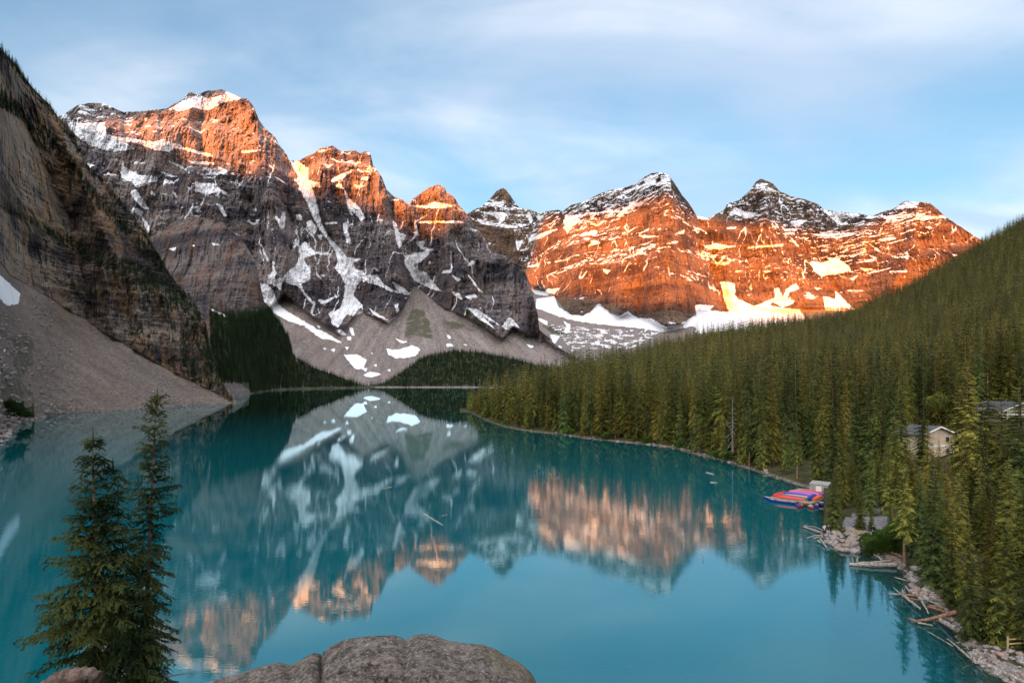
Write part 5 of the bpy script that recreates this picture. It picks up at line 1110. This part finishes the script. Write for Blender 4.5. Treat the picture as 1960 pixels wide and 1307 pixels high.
def person(px_, py_, H, rz, top_c, leg_c, hair_c, label, arms='down'):
    D = foot_at(px_, py_); z = float(landz(px_, D)); k = H / 1.75
    o = empty('person', ((px_ - CX) / F * D, D, z), rz, k); tag(o, label, 'person')
    sp = 0.11; hand = (.30, -.05, .80) if arms == 'down' else (.16, -.28, 1.18)
    el = (.29, .02, 1.10) if arms == 'down' else (.29, -.02, 1.12)
    V_ = [(0, 0, .95), (0, 0, 1.15), (0, 0, 1.38), (0, -.01, 1.48), (0, -.02, 1.56), (0, -.015, 1.67)]; E_2 = [(0, 1), (1, 2), (2, 3), (3, 4), (4, 5)]; R_ = [.13, .13, .14, .05, .085, .075]
    for s_ in (-1, 1):
        b = len(V_); V_ += [(s_ * .18, 0, 1.40), (s_ * el[0], el[1], el[2]), (s_ * hand[0], hand[1], hand[2]), (s_ * (hand[0] + .005), hand[1] - .05, hand[2] - .09)]; R_ += [.055, .042, .028, .02]
        E_2 += [(2, b), (b, b + 1), (b + 1, b + 2), (b + 2, b + 3)]
        b = len(V_); V_ += [(s_ * sp, 0, .86), (s_ * (sp + .02), -.02, .48), (s_ * (sp + .03), .02, .08), (s_ * (sp + .04), -.13, .04)]; R_ += [.085, .058, .04, .035]
        E_2 += [(0, b), (b, b + 1), (b + 1, b + 2), (b + 2, b + 3)]
    obj('body', skin_mesh('body', V_, E_2, R_, skinm), o)
    V_ = [(0, 0, .92), (0, 0, 1.15), (0, 0, 1.40), (0, -.005, 1.46)]; E_2 = [(0, 1), (1, 2), (2, 3)]; R_ = [.17, .165, .165, .08]
    for s_ in (-1, 1):
        b = len(V_); V_ += [(s_ * .19, 0, 1.40), (s_ * el[0], el[1], el[2]), (s_ * (hand[0]), hand[1], hand[2] + .04)]; R_ += [.085, .065, .05]; E_2 += [(2, b), (b, b + 1), (b + 1, b + 2)]
    obj('jacket', skin_mesh('jacket', V_, E_2, R_, cloth('jacket_cloth', top_c)), o)
    V_ = [(0, 0, .94), (0, 0, .88)]; E_2 = [(0, 1)]; R_ = [.15, .14]
    for s_ in (-1, 1):
        b = len(V_); V_ += [(s_ * sp, 0, .80), (s_ * (sp + .02), -.02, .48), (s_ * (sp + .03), .02, .10)]; R_ += [.105, .078, .06]; E_2 += [(1, b), (b, b + 1), (b + 1, b + 2)]
    obj('trousers', skin_mesh('trousers', V_, E_2, R_, cloth('trouser_cloth', leg_c)), o)
    obj('hair', skin_mesh('hair', [(0, .02, 1.60), (0, .01, 1.70)], [(0, 1)], [.085, .075], cloth('hair_fibre', hair_c)), o)
person(1579.2, 1028, 1.70, 2.7, (.62, .52, .44), (.02, .02, .025), (.10, .06, .04), 'person in a beige jacket and black trousers on the boulder tip by the water', 'fwd')
person(1585, 1029, 1.74, 2.9, (.03, .03, .035), (.42, .44, .48), (.03, .025, .02), 'person in a black jacket and pale grey jeans beside the one in beige')
person(1671.5, 1030, 1.72, 0.2, (.012, .012, .015), (.025, .03, .055), (.02, .015, .012), 'person dressed in black standing on the path behind the round green shrub')
# --- shrubs ----------------------------------------------------------------
def shrub(px_, py_, rx, ry, rz_, n_, label, mt='shrub', leaf=.16, zadd=0.0):
    D = foot_at(px_, py_); z = float(landz(px_, D)) + zadd; V_ = []; T_ = []
    lobes = [(Vector((random.uniform(-.55, .55) * rx, random.uniform(-.55, .55) * ry, random.uniform(.25, .75) * rz_)), random.uniform(.35, .55)) for _ in range(9)]
    for i in range(n_):
        c, r_ = random.choice(lobes); d = Vector((random.gauss(0, 1), random.gauss(0, 1), random.gauss(0, 1))).normalized()
        p = c + Vector((d.x * rx, d.y * ry, d.z * rz_)) * r_ * random.uniform(.8, 1.05)
        if p.z < 0: continue
        t1 = d.cross(Vector((random.random(), random.random(), random.random()))).normalized() * leaf * random.uniform(.6, 1.3); t2 = (d * .5 + Vector((0, 0, .5))).normalized() * leaf * random.uniform(.8, 1.5)
        b = len(V_); V_ += [tuple(p - t1 * .5), tuple(p + t1 * .5), tuple(p + t2)]; T_.append((b, b + 1, b + 2))
    o = empty('shrub', ((px_ - CX) / F * D, D, z)); tag(o, label, 'shrub')
    obj('foliage', mesh_from('foliage', np.array(V_), np.array(T_), [M[mt]]), o)
    for i in range(5): MB().tube([(0, 0, -.2), (random.uniform(-.5, .5) * rx, random.uniform(-.5, .5) * ry, rz_ * .6)], [.05, .02], 4).build('stem', M['bark'], o)
shrub(1676, 1062, 1.75, 1.5, 2.5, 5200, 'big round bright green shrub overhanging the water by the path')
shrub(1704, 1060, 1.5, 1.3, 3.4, 3600, 'taller darker half of the green thicket right of the round shrub')
shrub(1790, 838, 3.0, 2.5, 3.2, 1600, 'rounded dark green shrub showing behind the roof of the beige lodge', mt='needles', leaf=.3, zadd=6.5)
for i, (a, lab) in enumerate(((1392, 'low olive shrub on the bank at the foot of the dead snag'), (1372, 'low leafy shrub just up-shore of the dead snag'), (1300, 'low shrub where the bank curves toward the dock'), (1090, 'small bright shrub on the bank of the wooded point'), (1160, 'small shrub at the waterline midway along the wooded shore'), (1235, 'low yellowish shrub among the shoreline stones'))):
    shrub(a, float(pl(a, SHORE_R)) - 1.5, 2.2, 1.4, 2.0, 700, lab, leaf=.3)
def at_left(px_, py_): p = SA.at(px_, py_); return Vector(p)
def left_shrub(px_, py_, rx, rz_, lab):
    p = at_left(px_, py_); V_ = []; T_ = []
    for i in range(1500):
        d = Vector((random.gauss(0, 1), random.gauss(0, 1), abs(random.gauss(0, 1)))).normalized(); q = Vector((d.x * rx, d.y * rx * .6, d.z * rz_)) * random.uniform(.75, 1.1) * (1 + .3 * mnoise.noise(d * 3))
        t1 = d.cross(Vector((random.random(), .3, random.random()))).normalized() * .5; b = len(V_); V_ += [tuple(q - t1), tuple(q + t1), tuple(q + d * .8)]; T_.append((b, b + 1, b + 2))
    o = mesh_from('bush', np.array(V_), np.array(T_), [M['needles_shade']]); tag(obj('bush', o, loc=p), lab, 'bush')
left_shrub(12, 796, 7, 6, 'dark bush mass at the far left edge of the left shore'); left_shrub(34, 798, 6, 4.5, 'dark bush between the left edge and the lone shore spruce')
p = at_left(63, 801); o = empty('spruce_tree', p, 1.0, (.62, .62, .64)); tag(o, 'lone narrow dark spruce at the foot of the scree on the left shore', 'tree')
cme, tme, _ = NEAR[3]; c2 = cme.copy(); c2.materials.clear(); c2.materials.append(M['needles_shade']); obj('crown', c2, o); obj('trunk', tme, o)
# dead snag on the right shore
D = float(Ds(1401)) + 7; o = empty('dead_tree', ((1401 - CX) / F * D, D, float(landz(1401, D)))); tag(o, 'pale dead snag with bare limbs on the wooded bank', 'tree')
V_, T_ = conifer(777, 15, 1.5, 20, 5, 3, .2, shape=.5, width=.08, ragged=.5)
obj('crown', mesh_from('crown', V_, T_, [M['drift']]), o); trunk_mb(15.5, .2, .3, 6, 16, 5).build('trunk', M['drift'], o)
# --- lodges ------------------------------------------------------------------
def lodge(px_, D, base_z, w_, d_, h_, rise, rz, wallm, label, storeys, balcony):
    o = empty('lodge', ((px_ - CX) / F * D, D, base_z), rz); tag(o, label, 'building')
    hw, hd = w_ / 2, d_ / 2
    MB().add([(-hw, -hd, -3), (hw, -hd, -3), (hw, hd, -3), (-hw, hd, -3), (-hw, -hd, h_), (hw, -hd, h_), (hw, hd, h_), (-hw, hd, h_), (0, -hd, h_ + rise), (0, hd, h_ + rise)],
             [(0, 1, 5, 8, 4), (1, 2, 6, 5), (2, 3, 7, 9, 6), (3, 0, 4, 7)]).build('wall', M[wallm], o)
    ov = .7; sl = rise / hw; zt = .06
    for s_ in (-1, 1):
        e = s_ * (hw + ov); ze = h_ - ov * sl
        rf = MB().add([(e, -hd - ov, ze + zt), (0, -hd - ov, h_ + rise + zt), (0, hd + ov, h_ + rise + zt), (e, hd + ov, ze + zt), (e, -hd - ov, ze + zt + .14), (0, -hd - ov, h_ + rise + zt + .14), (0, hd + ov, h_ + rise + zt + .14), (e, hd + ov, ze + zt + .14)],
                 [(0, 1, 2, 3), (7, 6, 5, 4), (0, 4, 5, 1), (3, 2, 6, 7), (0, 3, 7, 4)]).build('roof', M['shingle'], o)
        MB().add([(e, -hd - ov - .06, ze - .1), (0, -hd - ov - .06, h_ + rise - .1), (0, -hd - ov - .06, h_ + rise + .22), (e, -hd - ov - .06, ze + .22), (e, -hd - ov, ze - .1), (0, -hd - ov, h_ + rise - .1), (0, -hd - ov, h_ + rise + .22), (e, -hd - ov, ze + .22)],
                 [(0, 1, 2, 3), (4, 7, 6, 5), (0, 4, 5, 1), (3, 2, 6, 7)]).build('fascia', M['trim'], rf)
    for k in range(int(w_ / .55)):
        x_ = -hw + .3 + k * .55; MB().box((x_, -hd - .02, (h_ - 3) / 2 - .1), (.06, .035, h_ + 2.6)).build('batten', M[wallm], o)
    for s_ in range(1, storeys): MB().box((0, -hd - .05, s_ * h_ / storeys), (w_ + .02, .09, .28)).build('belt_trim', M['trim'], o)
    for s_ in range(storeys):
        for x_ in ((.27,) if w_ < 10 else (-.36, -.12, .14, .37)):
            z_ = (s_ + .55) * h_ / storeys; wd = MB().box((x_ * w_, -hd - .06, z_), (.95, .10, 1.15)).build('window', M[wallm], o)
            MB().box((x_ * w_, -hd - .115, z_), (.80, .02, 1.0)).build('pane', M['glass'], wd)
    MB().box((.47 * w_ - .9, -hd - .06, 1.05), (.95, .1, 2.1)).build('door', M['trim'], o)
    if balcony:
        for s_ in range(1, storeys):
            z_ = s_ * h_ / storeys; bl = MB().box((0, -hd - .95, z_), (w_ * .94, 1.8, .18)).build('balcony', M['trim'], o)
            MB().box((0, -hd - 1.8, z_ + 1.0), (w_ * .94, .08, .10)).build('handrail', M['trim'], bl)
            for k in range(int(w_ / .5)): MB().box((-w_ * .46 + k * .5, -hd - 1.8, z_ + .55), (.06, .05, .85)).build('baluster', M['trim'], bl)
            for x_ in (-w_ * .46, 0, w_ * .46): MB().box((x_, -hd - 1.75, z_ - h_ / storeys / 2), (.16, .16, h_ / storeys)).build('column', M['trim'], bl)
    return o
z1_ = float(landz(1772, 138)); eav = EYE - (829 - HY) / F * 138
lodge(1772, 138, z1_, 8.2, 6.0, eav - z1_, 1.5, math.radians(14), 'siding', 'beige two-storey gabled lodge with dark roof among the spruces', 2, False)
z2_ = float(landz(1922, 168)); eav = EYE - (786 - HY) / F * 168
lodge(1922, 168, z2_, 12.5, 10, eav - z2_, 2.2, math.radians(8), 'siding_grey', 'grey-olive lodge with pale balconies half hidden behind spruces', 3, True)
# ------------------------------------------------------------------ foreground
SIL = [(300, 1560), (340, 1440), (370, 1340), (388, 1308), (428, 1297.6), (460, 1288), (487, 1279), (529, 1268), (553, 1274), (575, 1263), (597, 1250), (611, 1253), (615, 1262), (619, 1246), (641, 1231), (663, 1223), (707, 1217), (751, 1216), (766, 1220), (775, 1226), (788, 1217), (803, 1214), (829, 1215), (854, 1226), (891, 1232), (924, 1234), (946, 1242), (964, 1253), (994, 1268), (1016, 1287), (1027, 1307), (1046, 1350), (1075, 1450), (1100, 1560)]
pxb = np.arange(300, 1101, 1.8); tb = np.linspace(0, 1, 200)[:, None] ** 1.15
sil = pl(pxb, SIL) + 1.3 * fbm(pxb * .09, pxb * 0, 4, .6)
PYb = sil + tb * (1650 - sil)
Db = 4.3 - 2.1 * (1 - (1 - tb) ** 1.7)
PXb = np.broadcast_to(pxb, PYb.shape)
wxb = (PXb - CX) / F * 4; wyb = Db
rid = fbm(wxb * 2.2, wyb * 2.2 + 3, 6, .6); facet = fbm(wxb * 1.1 + 4, wyb * 1.6, 3, .5, True)
crack = np.exp(-(np.abs(PXb - (615 - (PYb - 1250) * .05 + 3 * fbm(PYb * .05, PYb * 0, 3))) / 5.0) ** 1.3)
crack2 = np.exp(-(np.abs(PXb - (776 + (PYb - 1226) * .5)) / 9.0) ** 1.5) * np.exp(-(PYb - sil) / 60)
Dd = Db * (1 + sstep(0, .3, tb) * (0.045 * rid + 0.05 * facet + .02 * fbm(wxb * 9, wyb * 9, 5, .75)) + np.minimum(tb * 12, 1) * .006 * fbm(wxb * 22, PYb * .06, 5, .75) + np.minimum(tb * 30, 1) * (0.022 * crack + 0.010 * crack2))
Vf = np.stack([(PXb - CX) / F * Dd, Dd, EYE + (HY - PYb) / F * Dd], -1)
backs = []
for k, dz in ((.06, -.02), (.16, -.09), (.35, -.3), (.6, -.8), (.9, -1.8), (1.1, -4.5)):
    q = Vf[0].copy(); q[:, 1] += k; q[:, 0] *= (1 + k * .08); q[:, 2] += dz; backs.append(q)
Vall = np.concatenate([np.stack(backs[::-1]), Vf])
me = mesh_from('foreground_boulder', Vall.reshape(-1, 3), gridfaces(*Vall.shape[:2]), [M['boulder']], smooth=True)
tag(obj('foreground_boulder', me), 'huge lichen-flecked grey-brown boulder filling the bottom of the view', 'boulder')
# bark log
Lz = [(40, 1372), (78, 1326), (104, 1300), (128, 1290), (153, 1285), (172, 1285), (190, 1292)]
pts = [Vector(world_pt(a, b + 7, 3.2)) for a, b in Lz]
base = pts[0].copy(); mb = MB(); fine = []
for i in range(len(pts) - 1):
    for k in range(10): fine.append(pts[i].lerp(pts[i + 1], k / 10) - base)
n_ = len(fine)
mb.tube(fine, [.050 - .018 * i / n_ + .004 * math.sin(i * .9) for i in range(n_)], 30, wob=.10)
lg = mb.build('weathered_log', M['bark_log'] if 'bark_log' in M else simple('weathered_bark', (.022, .015, .012), (.16, .11, .085), 14, .95, 1.0, .02, (1, 1, 1)), loc=base)
tag(lg, 'curved weathered bark-covered log in front of the left foreground spruces', 'log')
# spruces beside the viewpoint
def fg_tree(px_, tip_y, D, gz_, R, nwh, nper, seed, tilt, label, bare, shape, ragged, trunk_r, twig=.1, second=None, droop=.4):
    tipz = EYE + (HY - tip_y) / F * D; H = tipz - gz_
    X = (px_ - CX) / F * D
    V_, T_ = conifer(seed, H, R, nwh, nper, 6, bare, shape=shape, twig=twig, droop=droop, ragged=ragged, top_up=.55)
    if second:
        V2, T2 = conifer(seed + 1, H * second[1], R * .45, int(nwh * .5), 5, 6, .55, shape=shape, twig=twig, droop=.3, ragged=ragged)
        V2 = V2 + np.array([second[0], .1, 0]); T_ = np.concatenate([T_, T2 + len(V_)]); V_ = np.concatenate([V_, V2])
    o = empty('spruce_tree', (X - math.sin(tilt) * H, D, gz_)); o.rotation_euler = (0, tilt, 0); tag(o, label, 'tree', 'spruces beside the viewpoint')
    obj('crown', mesh_from('crown', V_, T_, [M['needles_near']]), o)
    tm = trunk_mb(H, trunk_r, .08, 9, 26, seed)
    tm.build('trunk', M['bark_near'], o)
    print('fg tree tris', len(T_), 'H', H)
M['bark_near'] = simple('reddish_bark', (.045, .028, .022), (.17, .10, .075), 14, .95, .8, .02, (1, 1, .3))
fg_tree(178, 826, 13.0, 10.1, 1.85, 48, 11, 301, math.radians(-1), 'full bushy dark spruce nearest the lower left corner', .08, .88, .28, .13, twig=.10, second=(.32, .935), droop=.45)
fg_tree(301, 749, 14.0, 9.7, .54, 70, 8, 411, math.radians(3.2), 'taller thin open spruce with bare reddish trunk, right of the bushy one', .12, .30, .55, .12, .075, droop=.62)
